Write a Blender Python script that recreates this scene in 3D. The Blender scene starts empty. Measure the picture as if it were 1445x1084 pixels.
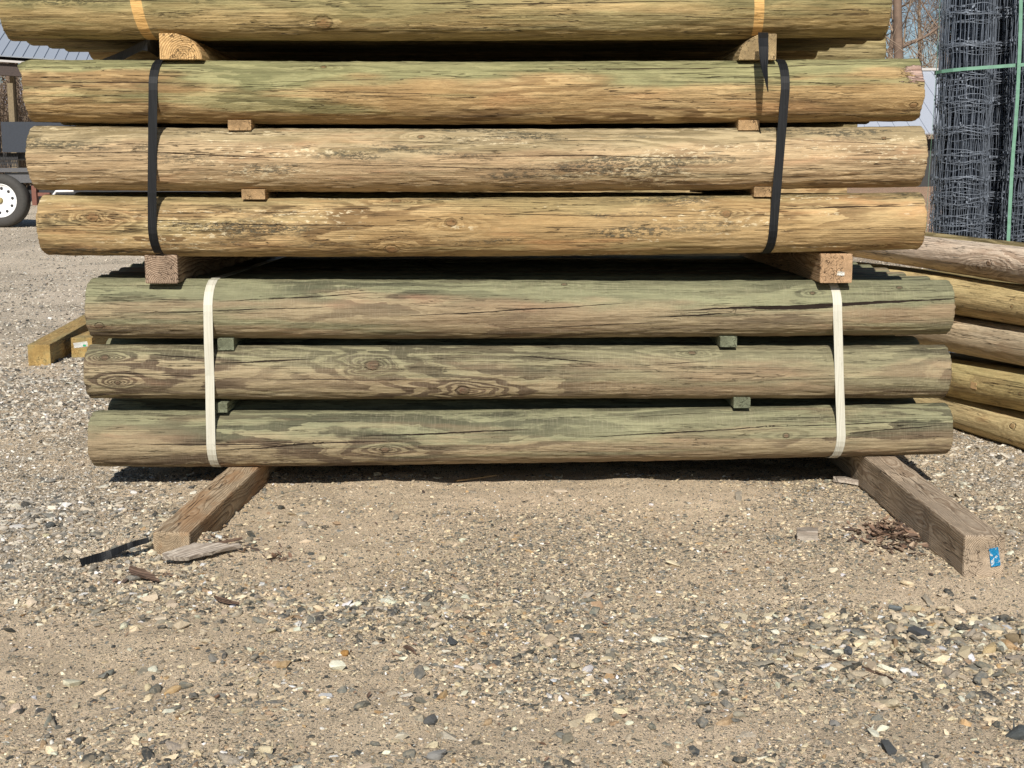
import bpy, bmesh, math, random
import numpy as np
from mathutils import Vector, Matrix, Euler

S = bpy.context.scene
COL = S.collection
R = math.radians

# ------------------------------------------------------------------ camera
FPX, CX, CY = 1900.0, 722.5, 542.0
PITCH = R(8.7)
CAM = Vector((0.0, -3.78, 0.875))
cd = bpy.data.cameras.new('camera'); cam = bpy.data.objects.new('camera', cd); COL.objects.link(cam)
cam.location = CAM; cam.rotation_euler = (R(90) - PITCH, 0, 0)
cd.sensor_width = 36; cd.lens = 36 * FPX / 1445; cd.clip_start = 0.05; cd.clip_end = 2000
S.camera = cam

# ------------------------------------------------------------------ light
SUN_E, SUN_A = R(35), R(4)          # elevation; azimuth to the left of the viewing direction
w = bpy.data.worlds.new('World'); S.world = w; w.use_nodes = True
nt = w.node_tree; nt.nodes.clear()
sky = nt.nodes.new('ShaderNodeTexSky'); sky.sky_type = 'NISHITA'; sky.sun_disc = False
sky.sun_elevation = SUN_E; sky.sun_rotation = math.pi + SUN_A
sky.air_density = 1.0; sky.dust_density = 0.3; sky.ozone_density = 2.5
bg = nt.nodes.new('ShaderNodeBackground'); bg.inputs[1].default_value = 0.062
wo = nt.nodes.new('ShaderNodeOutputWorld')
nt.links.new(sky.outputs[0], bg.inputs[0]); nt.links.new(bg.outputs[0], wo.inputs[0])
sd = bpy.data.lights.new('sun', 'SUN'); sun = bpy.data.objects.new('sun', sd); COL.objects.link(sun)
sd.energy = 5.0; sd.angle = R(0.5); sd.color = (1.0, 0.945, 0.86)
sdir = Vector((math.sin(SUN_A) * math.cos(SUN_E), math.cos(SUN_A) * math.cos(SUN_E), -math.sin(SUN_E)))
sun.rotation_euler = sdir.to_track_quat('-Z', 'Y').to_euler(); sun.location = (-1, -6, 5)
S.view_settings.view_transform = 'Standard'; S.view_settings.look = 'None'
S.view_settings.exposure = 0.22; S.view_settings.gamma = 1.0; S.view_settings.use_curve_mapping = False

# ------------------------------------------------------------------ measuring helpers
_f = Vector((0, math.cos(PITCH), -math.sin(PITCH))); _u = Vector((0, math.sin(PITCH), math.cos(PITCH)))
def ray(px, py): return _f + Vector((1, 0, 0)) * ((px - CX) / FPX) + _u * ((CY - py) / FPX)
def P(px, py, d):                   # point at horizontal distance d in front of the camera
    v = ray(px, py); return CAM + v * (d / v.y)
def Pz(px, py, z):                  # point at height z
    v = ray(px, py); return CAM + v * ((z - CAM.z) / v.z)

# ------------------------------------------------------------------ numpy noise
def _h(ix, iy, seed):
    n = (ix.astype(np.int64) * 374761393 + iy.astype(np.int64) * 668265263 + seed * 69069) & 0xffffffff
    n = ((n ^ (n >> 13)) * 1274126177) & 0xffffffff
    return ((n ^ (n >> 16)) & 0xffff) / 65535.0
def vn(x, y, seed=0):
    x = np.asarray(x, float); y = np.asarray(y, float)
    ix = np.floor(x); iy = np.floor(y); fx = x - ix; fy = y - iy
    fx = fx * fx * (3 - 2 * fx); fy = fy * fy * (3 - 2 * fy)
    a = _h(ix, iy, seed); b = _h(ix + 1, iy, seed); c = _h(ix, iy + 1, seed); d = _h(ix + 1, iy + 1, seed)
    return (a + (b - a) * fx) * (1 - fy) + (c + (d - c) * fx) * fy
def fbm(x, y, seed=0, o=4):
    t = 0; a = 1; s = 0
    for k in range(o):
        t = t + a * vn(x * 2 ** k, y * 2 ** k, seed + k * 17); s += a; a *= .5
    return t / s

# ------------------------------------------------------------------ node expression helper
class X:
    def __init__(s, g, sock): s.g, s.s = g, sock
    def _b(s, op, o, r=False): return s.g.m(op, o, s) if r else s.g.m(op, s, o)
    def __add__(s, o): return s._b('ADD', o)
    def __radd__(s, o): return s._b('ADD', o, True)
    def __sub__(s, o): return s._b('SUBTRACT', o)
    def __rsub__(s, o): return s._b('SUBTRACT', o, True)
    def __mul__(s, o): return s._b('MULTIPLY', o)
    def __rmul__(s, o): return s._b('MULTIPLY', o, True)
    def __truediv__(s, o): return s._b('DIVIDE', o)
class G:
    def __init__(s, name):
        s.mat = bpy.data.materials.new(name); s.mat.use_nodes = True
        s.t = s.mat.node_tree; s.t.nodes.clear()
        s.out = s.t.nodes.new('ShaderNodeOutputMaterial')
        s.b = s.t.nodes.new('ShaderNodeBsdfPrincipled'); s.t.links.new(s.b.outputs[0], s.out.inputs[0])
    def put(s, inp, v):
        if isinstance(v, X): s.t.links.new(v.s, inp)
        elif v is not None:
            if isinstance(v, (tuple, list)) and len(v) == 3 and len(inp.default_value) == 4: v = (*v, 1)
            inp.default_value = v
    def m(s, op, a, b=None, c=None, clamp=False):
        n = s.t.nodes.new('ShaderNodeMath'); n.operation = op; n.use_clamp = clamp
        s.put(n.inputs[0], a)
        if b is not None: s.put(n.inputs[1], b)
        if c is not None: s.put(n.inputs[2], c)
        return X(s, n.outputs[0])
    def obj(s):
        n = s.t.nodes.new('ShaderNodeTexCoord'); return X(s, n.outputs['Object'])
    def attr(s, name, typ='GEOMETRY', out='Vector'):
        n = s.t.nodes.new('ShaderNodeAttribute'); n.attribute_name = name; n.attribute_type = typ
        return X(s, n.outputs[out])
    def rnd(s):
        n = s.t.nodes.new('ShaderNodeObjectInfo'); return X(s, n.outputs['Random'])
    def sep(s, v):
        n = s.t.nodes.new('ShaderNodeSeparateXYZ'); s.put(n.inputs[0], v)
        return [X(s, o) for o in n.outputs]
    def vec(s, x, y, z):
        n = s.t.nodes.new('ShaderNodeCombineXYZ')
        for i, v in enumerate((x, y, z)): s.put(n.inputs[i], v)
        return X(s, n.outputs[0])
    def noise(s, v, scale=1.0, detail=3, rough=.5, dist=0, col=False):
        n = s.t.nodes.new('ShaderNodeTexNoise'); s.put(n.inputs['Vector'], v)
        n.inputs['Scale'].default_value = scale; n.inputs['Detail'].default_value = detail
        n.inputs['Roughness'].default_value = rough; n.inputs['Distortion'].default_value = dist
        return X(s, n.outputs[1 if col else 0])
    def voro(s, v, scale, feature='F1', rand=1.0):
        n = s.t.nodes.new('ShaderNodeTexVoronoi'); s.put(n.inputs['Vector'], v); n.feature = feature
        n.inputs['Scale'].default_value = scale; n.inputs['Randomness'].default_value = rand
        return X(s, n.outputs['Distance']), (X(s, n.outputs['Color']) if feature == 'F1' else None)
    def mr(s, v, a, b, c=0.0, d=1.0, smooth=True):
        n = s.t.nodes.new('ShaderNodeMapRange'); n.interpolation_type = 'SMOOTHSTEP' if smooth else 'LINEAR'
        n.clamp = True if not smooth else n.clamp
        for i, k in enumerate((v, a, b, c, d)): s.put(n.inputs[i], k)
        return X(s, n.outputs[0])
    def mix(s, f, a, b, typ='MIX'):
        n = s.t.nodes.new('ShaderNodeMix'); n.data_type = 'RGBA'; n.blend_type = typ; n.clamp_factor = True
        s.put(n.inputs[0], f); s.put(n.inputs[6], a); s.put(n.inputs[7], b)
        return X(s, n.outputs[2])
    def ramp(s, f, stops, const=False):
        n = s.t.nodes.new('ShaderNodeValToRGB'); s.put(n.inputs[0], f)
        cr = n.color_ramp; cr.interpolation = 'CONSTANT' if const else 'LINEAR'
        while len(cr.elements) < len(stops): cr.elements.new(0.5)
        for e, (p, c) in zip(cr.elements, stops): e.position = p; e.color = (*c, 1)
        return X(s, n.outputs[0])
    def bump(s, h, dist=.001, strength=1.0, prev=None):
        n = s.t.nodes.new('ShaderNodeBump'); s.put(n.inputs['Height'], h)
        n.inputs['Distance'].default_value = dist; n.inputs['Strength'].default_value = strength
        if prev is not None: s.put(n.inputs['Normal'], prev)
        return X(s, n.outputs[0])
    def done(s, col, rough=.8, normal=None, metal=0.0, spec=None):
        s.put(s.b.inputs['Base Color'], col); s.put(s.b.inputs['Roughness'], rough); s.put(s.b.inputs['Metallic'], metal)
        if spec is not None: s.b.inputs['Specular IOR Level'].default_value = spec
        if normal is not None: s.put(s.b.inputs['Normal'], normal)
        return s.mat

# ------------------------------------------------------------------ object helpers
def tag(o, label=None, cat=None, group=None, kind=None):
    if label: o['label'] = label
    if cat: o['category'] = cat
    if group: o['group'] = group
    if kind: o['kind'] = kind
    return o
def link(name, me, parent=None, loc=None):
    o = bpy.data.objects.new(name, me); COL.objects.link(o)
    if parent: o.parent = parent
    if loc is not None: o.location = loc
    return o
def empty(name, loc=(0, 0, 0), rz=0):
    o = bpy.data.objects.new(name, None); COL.objects.link(o); o.location = loc; o.rotation_euler = (0, 0, rz)
    o.empty_display_size = .1; return o
class MB:
    def __init__(s): s.v = []; s.f = []; s.mi = []
    def add(s, vs, fs, mi=0):
        n = len(s.v); s.v += [tuple(v) for v in vs]; s.f += [tuple(i + n for i in f) for f in fs]; s.mi += [mi] * len(fs)
    def box(s, c, d, M=None, mi=0):
        hx, hy, hz = d[0] / 2, d[1] / 2, d[2] / 2
        vs = [Vector((sx * hx, sy * hy, sz * hz)) for sz in (-1, 1) for sx, sy in ((-1, -1), (1, -1), (1, 1), (-1, 1))]
        if M is not None: vs = [M @ v for v in vs]
        c = Vector(c); vs = [v + c for v in vs]
        s.add(vs, [(3, 2, 1, 0), (4, 5, 6, 7), (0, 1, 5, 4), (1, 2, 6, 5), (2, 3, 7, 6), (3, 0, 4, 7)], mi)
    def tube(s, pts, rad, n=6, mi=0, caps=True):
        pts = [Vector(p) for p in pts]; k = len(pts); vs = []
        if not hasattr(rad, '__len__'): rad = [rad] * k
        pr = None
        for i, p in enumerate(pts):
            t = (pts[min(i + 1, k - 1)] - pts[max(i - 1, 0)])
            t = t.normalized() if t.length > 1e-9 else Vector((0, 0, 1))
            if pr is None: pr = t.orthogonal().normalized()
            a = pr - t * pr.dot(t)
            a = a.normalized() if a.length > 1e-6 else t.orthogonal().normalized()
            pr = a; b = t.cross(a)
            for j in range(n):
                an = 2 * math.pi * j / n; vs.append(p + (a * math.cos(an) + b * math.sin(an)) * rad[i])
        fs = [(i * n + j, i * n + (j + 1) % n, (i + 1) * n + (j + 1) % n, (i + 1) * n + j) for i in range(k - 1) for j in range(n)]
        if caps: fs += [tuple(range(n))[::-1], tuple(range((k - 1) * n, k * n))]
        s.add(vs, fs, mi)
    def mesh(s, name, mats, smooth=False):
        me = bpy.data.meshes.new(name); me.from_pydata(s.v, [], s.f); me.update()
        for m_ in (mats if isinstance(mats, (list, tuple)) else [mats]): me.materials.append(m_)
        me.polygons.foreach_set('material_index', s.mi)
        if smooth: me.polygons.foreach_set('use_smooth', [True] * len(s.f))
        return me
    def build(s, name, mats, parent=None, smooth=False, loc=None): return link(name, s.mesh(name, mats, smooth), parent, loc)

# ================================================================== MATERIALS
def wood_post(name, pal, seed, knots=(), cracks=(), pale_bands=(), green=(.5, 0.02), mold=.3, ring=1.0, cross=.0, peach=.3, chip=False, freq=1.7, swirl=3.0, crisp=(.34, .68), fibk=.55, fx=1.15, hairk=.8):
    """weathered peeled post; coordinates: wuv = (metres along, metres round the girth from the front, seed)"""
    g = G(name); uv = g.attr('wuv'); x, s_, _ = g.sep(uv); o = g.obj(); ox, oy, oz = g.sep(o)
    if seed is None: sd_ = g.rnd() * 40.0
    else: sd_ = seed
    xs = ox + sd_
    def N(sx, sy, det=3, rough=.5, off=0.0, dist=0): return g.noise(g.vec(xs * sx + off, oy * sy, oz * sy), 1, det, rough, dist)
    # growth-ring figure: contour bands of a stretched field, pulled into swirls round the knots
    F = N(fx, 9.0, 1.5, .4) * 5.0 + N(7.0, 30.0, 2, .5, 5.0) * .9 + N(.45, 3.0, 1, .4, 9.0) * 3.0
    km = kc = None
    if knots:
        ka, kb, kz = g.sep(g.attr('kf')); F = F + ka * swirl
        d2 = kb + (N(60, 60, 1, .5, 2.0) - .5) * .5
        km = g.mr(d2, .55, 1.15, 1, 0); kc = g.mr(g.m('ABSOLUTE', d2 - 1.0), 0.0, .28, 1, 0)
    F = F + (N(22, 90, 2, .6, 15.0) - .5) * .30
    fr = g.m('FRACT', F * freq)
    band = g.mr(fr, crisp[0], crisp[1]) * g.mr(fr, .94, 1.0, 1, 0)
    fr2 = g.m('FRACT', F * (freq * 3.1)); band = g.m('MAXIMUM', band * .9, g.mr(fr2, .45, .85) * g.mr(fr2, .9, 1.0, 1, 0) * g.mr(N(2.0, 12, 2, .5, 23.0), .45, .6) * .65)
    strong = g.mr(N(1.7, 7, 2, .5, 21.0), .36, .62, .3, 1.0)
    band = band * strong * ring
    fib = N(4.0, 420.0, 4, .6, 3.0); fib2 = N(30.0, 1400.0, 2, .6, 8.0)
    col = g.mix(band, pal['early'], pal['late'])
    # large blotches
    col = g.mix(g.mr(N(1.6, 9, 3, .6, 31.0), .42, .68) * .75, col, pal['alt'])
    col = g.mix(g.mr(N(2.3, 14, 3, .6, 37.0), .56, .72) * peach, col, pal['peach'])
    gm = g.mr(s_ + (N(1.9, 9, 3, .6, 41.0) - .5) * .22, green[1] - .012, green[1] + .03) * green[0]
    gm2 = g.mr(N(1.2, 18, 3, .55, 47.0), .53, .66) * green[0] * .8
    gm = g.m('MAXIMUM', gm, gm2)
    col = g.mix(gm, col, g.mix(band, pal['green'], pal['green2']))
    # light & dark fibres
    col = g.mix(g.mr(fib, .3, .7, .0, 1.0) * .55, col, pal['dark'], 'MIX') if False else col
    k = g.mr(fib, .25, .75, 1 - .50 * fibk, 1 + .38 * fibk, False) * g.mr(fib2, .25, .75, .84, 1.14, False) * g.mr(N(5, 26, 4, .65, 53.0), .25, .75, 1 - .30 * fibk, 1 + .24 * fibk, False) * g.mr(N(16, 90, 4, .7, 57.0), .3, .7, .90, 1.09, False)
    col = g.mix(1.0, col, g.vec(k, k, k), 'MULTIPLY')
    if cross:                                   # fine marks across the grain left by the peeler
        cr = g.noise(g.vec(xs * 330.0, oy * 26, oz * 26), 1, 2, .5); cm = g.mr(N(2.5, 16, 2, .5, 61.0), .25, .7)
        col = g.mix(g.mr(cr, .5, .68) * cm * (cross * .5), col, pal['pale'])
    # mould and flaked bark skin
    mz = g.mr(N(2.2, 16, 3, .6, 71.0), .60 - mold * .12, .74 - mold * .1)
    mf = g.mr(N(55, 170, 4, .75, 73.0), .47, .56)
    md = mz * mf * min(1, mold * 1.6)
    col = g.mix(md * .8, col, pal['mold'])
    if mold > .55:
        pf = g.mr(N(3.0, 20, 2, .6, 77.0), .55, .64) * g.mr(N(48, 130, 3, .7, 79.0), .55, .6)
        col = g.mix(pf * .65, col, pal['pale'])
    for (bx, bw, sl) in pale_bands:
        bm = g.mr(g.m('ABSOLUTE', (x - bx) - s_ * sl), bw - .0012, bw, 1, 0)
        col = g.mix(bm, col, pal['fresh'])
    h = band * -.35 + fib * 1.1 + md * .5 + N(9, 60, 4, .65, 81.0) * .9 + N(60, 130, 3, .7, 83.0) * .7
    if km is not None:
        kcol = g.mix(g.mr(N(200, 260, 2, .5, 3.3), .35, .65), pal['knot'], pal['late'])
        col = g.mix(km * .75, col, kcol); col = g.mix(kc * .22, col, pal['crack']); h = h - kc * 1.2 + km * .4
    # drying checks
    hl = N(2.2, 95.0, 1.5, .5, 91.0); hm = g.mr(N(1.4, 22, 2, .5, 93.0), .5, .6)
    hair = g.mr(g.m('ABSOLUTE', hl - .5), .002, .015, 1, 0) * hm
    hl2 = N(4.2, 120.0, 1.5, .5, 95.0)
    hair = g.m('MAXIMUM', hair, g.mr(g.m('ABSOLUTE', hl2 - .47), .001, .013, 1, 0) * g.mr(N(2.4, 20, 2, .5, 97.0), .5, .6))
    hl3 = N(1.1, 70.0, 1.0, .5, 98.0); hair = g.m('MAXIMUM', hair, g.mr(g.m('ABSOLUTE', hl3 - .52), .001, .010, 1, 0) * g.mr(N(.9, 24, 2, .5, 99.0), .52, .6))
    cm = hair * (.85 * hairk)
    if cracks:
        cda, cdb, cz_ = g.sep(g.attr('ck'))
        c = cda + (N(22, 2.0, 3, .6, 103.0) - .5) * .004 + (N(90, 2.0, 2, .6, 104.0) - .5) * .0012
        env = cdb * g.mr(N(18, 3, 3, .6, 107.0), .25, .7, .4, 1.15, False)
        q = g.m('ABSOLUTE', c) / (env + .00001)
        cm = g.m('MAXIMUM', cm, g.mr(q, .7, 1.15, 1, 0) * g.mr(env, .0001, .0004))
    if chip:
        cz = g.mr(x + (N(14, 150, 3, .65, 111.0) - .5) * .16, 1.148, 1.152) * g.mr(g.m('ABSOLUTE', s_ - .046) + (N(20, 60, 3, .6, 112.0) - .5) * .03, .030, .026)
        col = g.mix(cz, col, g.mix(g.mr(N(8, 260, 3, .6, 113.0), .4, .6), (.46, .33, .27), (.22, .13, .10)))
        h = h + cz * g.noise(g.vec(xs * 8, oy * 120, oz * 120), 1, 3) * 5
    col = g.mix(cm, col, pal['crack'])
    n1 = g.bump(h, .0026, 1.0)
    n2 = g.bump(cm * -1.0, .005, 1.0, n1)
    return g.done(col, .78, n2, spec=.25)

def pal(**k): return k
PM = pal(early=(.49, .35, .175), late=(.175, .105, .045), alt=(.345, .225, .098), peach=(.54, .285, .13), green=(.265, .275, .135), green2=(.155, .17, .078),
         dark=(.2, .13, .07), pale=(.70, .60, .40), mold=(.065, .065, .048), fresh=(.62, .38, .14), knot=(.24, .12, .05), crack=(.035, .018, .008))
PM2 = dict(PM, early=(.50, .37, .215), late=(.20, .125, .065), alt=(.36, .25, .14), green=(.31, .30, .18), peach=(.57, .32, .17))
PT = dict(PM, early=(.42, .31, .145), late=(.17, .12, .045), alt=(.28, .20, .085), green=(.215, .215, .10), green2=(.11, .12, .055), mold=(.035, .042, .026), peach=(.40, .26, .14))
PL = pal(early=(.32, .255, .155), late=(.115, .082, .052), alt=(.265, .19, .115), peach=(.40, .235, .145), green=(.205, .235, .135), green2=(.09, .108, .064),
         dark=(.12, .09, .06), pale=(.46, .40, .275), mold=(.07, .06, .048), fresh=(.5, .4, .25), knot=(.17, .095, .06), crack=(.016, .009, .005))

def solid_wood(name, c1, c2, dark, seed=None, freq=330, rough=.8, stain=None, stain_amt=0.0, pith=(.012, -.01), bumpd=.002):
    g = G(name); o = g.obj(); x, y, z = g.sep(o)
    off = g.rnd() * 30.0 if seed is None else seed
    xs = x + off
    wv = g.noise(g.vec(xs * 2.2, y * 9, z * 9), 1, 2) - .5; wv2 = g.noise(g.vec(xs * 9, y * 30, z * 30), 1, 2) - .5
    dy = y - pith[0]; dz = z - pith[1]
    r = g.m('SQRT', dy * dy + dz * dz) + wv * .035 + wv2 * .006
    fr = g.m('FRACT', r * freq); band = g.mr(fr, .2, .85) * g.mr(fr, .92, 1, 1, 0)
    fib = g.noise(g.vec(xs * 12, y * 520, z * 520), 1, 4, .65)
    col = g.mix(band * .8, c1, c2)
    k = g.mr(fib, .25, .75, .6, 1.3, False) * g.mr(g.noise(g.vec(xs * 7, y * 22, z * 22), 1, 4, .6), .25, .75, .7, 1.25, False) * g.mr(g.noise(g.vec(xs * 60, y * 90, z * 90), 1, 4, .7), .3, .7, .8, 1.17, False)
    col = g.mix(1.0, col, g.vec(k, k, k), 'MULTIPLY')
    if stain: col = g.mix(g.mr(g.noise(g.vec(xs * 4, y * 16, z * 16), 1, 3, .6), .45, .62) * stain_amt, col, stain)
    ck = g.m('ABSOLUTE', g.noise(g.vec(xs * 3, y * 70, z * 70), 1, 1.5) - .5)
    cm = g.mr(ck, .002, .018, 1, 0) * g.mr(g.noise(g.vec(xs * 2, y * 20, z * 20), 1, 2), .46, .56)
    col = g.mix(cm * .8, col, dark)
    h = fib + band * .7 - cm * 2.2 + g.noise(g.vec(xs * 240, y * 20, z * 20), 1, 2) * .5
    return g.done(col, rough, g.bump(h, bumpd, .9), spec=.2)

M_end = solid_wood('wood_end_grain', (.46, .35, .2), (.26, .17, .09), (.05, .03, .02), None, 260)
M_endg = solid_wood('wood_end_grain_grey', (.34, .31, .21), (.19, .16, .11), (.04, .03, .02), None, 260)
M_sl_l = solid_wood('wood_sleeper_brown', (.47, .365, .245), (.25, .175, .105), (.05, .03, .02), 3.0, 300, stain=(.36, .195, .09), stain_amt=.55)
M_sl_r = solid_wood('wood_sleeper_grey', (.50, .40, .29), (.27, .19, .125), (.05, .033, .022), 7.3, 300, stain=(.34, .27, .2), stain_amt=.5, pith=(-.01, .004))
M_beam_l = solid_wood('wood_bearer_grey', (.40, .30, .215), (.17, .10, .065), (.05, .03, .02), 11.0, 180, pith=(.004, -.036))
M_beam_r = solid_wood('wood_bearer_tan', (.55, .37, .22), (.33, .19, .095), (.07, .04, .02), 14.0, 300, pith=(.012, .006))
M_half = solid_wood('wood_half_log', (.62, .41, .19), (.36, .2, .075), (.05, .03, .018), 17.0, 170, pith=(-.004, -.028))
M_halfr = solid_wood('wood_half_log_rough', (.56, .42, .23), (.3, .2, .09), (.06, .04, .02), 19.0, 300, pith=(.02, -.035), bumpd=.003)
M_spt = solid_wood('wood_spacer_tan', (.53, .36, .19), (.31, .18, .085), (.07, .04, .02), None, 420)
M_spg = solid_wood('wood_spacer_green', (.25, .27, .18), (.13, .135, .085), (.04, .035, .025), None, 420)
M_yel = solid_wood('wood_timber_yellow', (.46, .32, .125), (.31, .19, .065), (.09, .05, .02), None, 220, stain=(.3, .27, .13), stain_amt=.5)
M_grey = solid_wood('wood_scrap_grey', (.47, .41, .34), (.26, .21, .17), (.05, .04, .03), None, 160)
M_bark = solid_wood('bark_scrap', (.19, .125, .09), (.09, .06, .042), (.03, .02, .015), None, 200)
def pole_mat(name, a, b, gr, seed):
    return wood_post(name, dict(PM, early=a, late=b, alt=tuple(v * .8 for v in a), green=gr, green2=tuple(v * .6 for v in gr)), seed,
                     knots=POLEK.get(name, ()), green=(.3, .03), mold=.12, ring=.8, cross=.3, peach=.3)
POLEK = {}

def simple(name, col, rough=.5, metal=0.0, noise=.0, spec=None, scale=40, bumpd=0):
    g = G(name); o = g.obj(); n = g.noise(o, scale, 4, .6)
    k = g.mr(n, .25, .75, 1 - noise, 1 + noise, False)
    c = g.mix(1.0, col, g.vec(k, k, k), 'MULTIPLY')
    return g.done(c, rough, g.bump(n, bumpd, 1.0) if bumpd else None, metal, spec)
def strap_mat(name, col, col2, rough, sp=.5):
    g = G(name); o = g.obj(); x, y, z = g.sep(o)
    lines = g.noise(g.vec(x * 900, y * 6, z * 6), 1, 2); n = g.noise(g.vec(x * 120, y * 40, z * 40), 1, 4, .65)
    c = g.mix(g.mr(lines, .45, .6) * .6, col, col2)
    c = g.mix(g.mr(n, .58, .72) * .5, c, col2)
    return g.done(c, rough, g.bump(lines + n * .5, .0005, .8), spec=sp)
M_black = strap_mat('strap_black_plastic', (.006, .0065, .0075), (.018, .019, .021), .55, .2)
M_white = strap_mat('strap_cream_webbing', (.54, .525, .44), (.38, .355, .28), .6)
M_greys = strap_mat('strap_faded_black', (.07, .072, .078), (.15, .15, .155), .5)
M_gstrap = simple('strap_green_plastic', (.13, .27, .19), .5, 0, .2)

# ---------------------------------------------------------------- ground zones
ZB = []                                         # (x, y, rx, ry, d_stony, d_big)
def zone(px, py, rx, ry, st, big=0.0):
    p = Pz(px, py, 0); ZB.append((p.x, p.y, rx, ry, st, big))
zone(560, 690, .55, .10, -1.1); zone(950, 690, .50, .09, -1.1); zone(430, 740, .28, .26, -1.0); zone(240, 695, .25, .06, -.6)
zone(1330, 830, .42, .16, -1.2); zone(1190, 790, .25, .14, -.6)
zone(150, 890, .42, .22, -1.0); zone(60, 960, .3, .2, -.7); zone(330, 1000, .35, .2, -.7); zone(480, 940, .2, .13, -.7)
zone(120, 1050, .3, .12, -.4); zone(900, 1010, .5, .1, -.8); zone(1300, 1040, .45, .10, -.8); zone(640, 1040, .3, .1, -.2)
zone(480, 855, .45, .16, .6, .9); zone(620, 850, .3, .14, .6, .8); zone(1340, 905, .30, .15, 1.0, 1.8); zone(1120, 890, .3, .15, .5, .7)
zone(60, 700, .5, .4, .7, .9); zone(30, 780, .3, .2, .6, .9); zone(60, 560, .7, .9, .9, .7); zone(230, 770, .13, .09, .7, 1.2)
zone(1420, 680, .5, .5, 1.0, .6); zone(800, 780, .7, .25, .2, -.3); zone(900, 720, .7, .2, -.1, -.7); zone(850, 940, .6, .2, .4, .4)
def zones(x, y):
    st = .60 + (fbm(x * 2.3, y * 2.9, 5) - .5) * 2.4; bg_ = .28 + (fbm(x * 1.9, y * 2.1, 9) - .5) * 1.5
    for (zx, zy, rx, ry, a, b) in ZB:
        g_ = np.exp(-(((x - zx) / rx) ** 2 + ((y - zy) / ry) ** 2)); st = st + a * g_; bg_ = bg_ + b * g_
    return np.clip(st, 0, 1), np.clip(bg_, 0, 1.6)
def ground_h(x, y):
    x = np.asarray(x, float); y = np.asarray(y, float)
    near = np.exp(-((y + .6) / 3.2) ** 2)
    h = (fbm(x * 1.1, y * 1.1, 2) - .5) * .035 * near + (fbm(x * 5.5, y * 5.5, 3) - .5) * .026 + (fbm(x * 19, y * 19, 4) - .5) * .011
    h += (fbm(x * .15, y * .15, 12, 2) - .5) * .16 * np.clip((y - 4) / 10, 0, 1)
    h += np.clip(y - 4, 0, 200) * .0112
    k_ = np.clip((x - 4.5) / 3, 0, 1) * np.clip((y - 13) / 16, 0, 1); h += k_ * k_ * (3 - 2 * k_) * .42 * np.clip((70 - y) / 35, 0, 1)
    a = Pz(235, 765, 0)
    h += .042 * np.exp(-(((x - a.x) / .20) ** 2 + ((y - a.y + .03) / .10) ** 2))
    b = Pz(1390, 790, 0)
    h += .006 * np.exp(-(((x - b.x) / .35) ** 2 + ((y - b.y) / .25) ** 2))
    c = Pz(1340, 905, 0)
    h += .018 * np.exp(-(((x - c.x) / .4) ** 2 + ((y - c.y) / .14) ** 2))
    return h - .006
def gz(x, y): return float(ground_h(np.array([x]), np.array([y]))[0])

STONES = [((.14, .14, .122), .19), ((.055, .057, .053), .12), ((.25, .225, .18), .18), ((.40, .335, .24), .22), ((.56, .46, .315), .19),
          ((.70, .60, .43), .07), ((.82, .77, .66), .025), ((.40, .27, .14), .012), ((.30, .21, .13), .03)]
def ground_mat():
    g = G('gravel_ground'); o = g.obj(); x, y, z = g.sep(o)
    st = g.attr('stony', out='Fac'); p = g.vec(x, y, 0.0)
    warp = g.noise(p, 60, 2, .5, col=True)
    def vadd(a, b, k):
        n = g.t.nodes.new('ShaderNodeVectorMath'); n.operation = 'MULTIPLY_ADD'
        g.put(n.inputs[0], b); n.inputs[1].default_value = (k, k, k); g.put(n.inputs[2], a); return X(g, n.outputs[0])
    pw = vadd(p, warp, .006)
    sand = g.mix(g.mr(g.noise(p, 9, 4, .6), .3, .7), (.74, .58, .395), (.60, .465, .31))
    sand = g.mix(g.mr(g.noise(p, 900, 3, .7), .42, .62), sand, (.84, .69, .50))
    sand = g.mix(g.mr(g.noise(p, 620, 2, .6), .56, .64) * .75, sand, (.21, .17, .12))
    pink = g.mr(g.noise(p, 1.3, 2), .45, .65); sand = g.mix(pink * .4, sand, (.72, .56, .40))
    far = g.mr(y, 6, 16); sand = g.mix(far * g.mr(x, 1, 4) * .85, sand, (.40, .215, .13))
    sand = g.mix(g.mr(y, 1.5, 4) * g.mr(x, 0, -.8) * .5, sand, (.76, .67, .55))
    stops = []; acc = 0
    for c, wt in sorted(STONES, key=lambda q: sum(q[0])): stops.append((acc, c)); acc += wt
    col = sand; hh = g.noise(p, 420, 5, .85) * .85 + g.noise(p, 70, 3, .6) * .5
    for sc, thr, hgt in ((560, .30, .35), (300, .30, .6), (160, .52, 1.0), (85, .78, 1.6)):
        d, vc = g.voro(pw, sc); r_, gg, bb = g.sep(vc)
        stq = g.m('MAXIMUM', st, .58 if sc > 200 else .12)
        lim = (1.0 - stq * (1.12 - thr) - .03)
        on = g.mr(r_ - lim, -.01, .01) * g.mr(d, .36, .44, 1, 0)
        c2 = g.ramp(gg, stops, True)
        spk = g.mr(g.noise(p, 1500, 2, .6), .3, .7, .8, 1.2, False)
        c2 = g.mix(1.0, c2, g.vec(spk, spk, spk), 'MULTIPLY')
        col = g.mix(on, col, c2)
        hh = hh + on * (1.0 - d * 1.2) * hgt
    k = g.mr(g.noise(p, 2.5, 4, .6), .25, .75, .88, 1.12, False); col = g.mix(1.0, col, g.vec(k, k, k), 'MULTIPLY')
    return g.done(col, .92, g.bump(hh, .004, 1.0), spec=.15)
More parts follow.
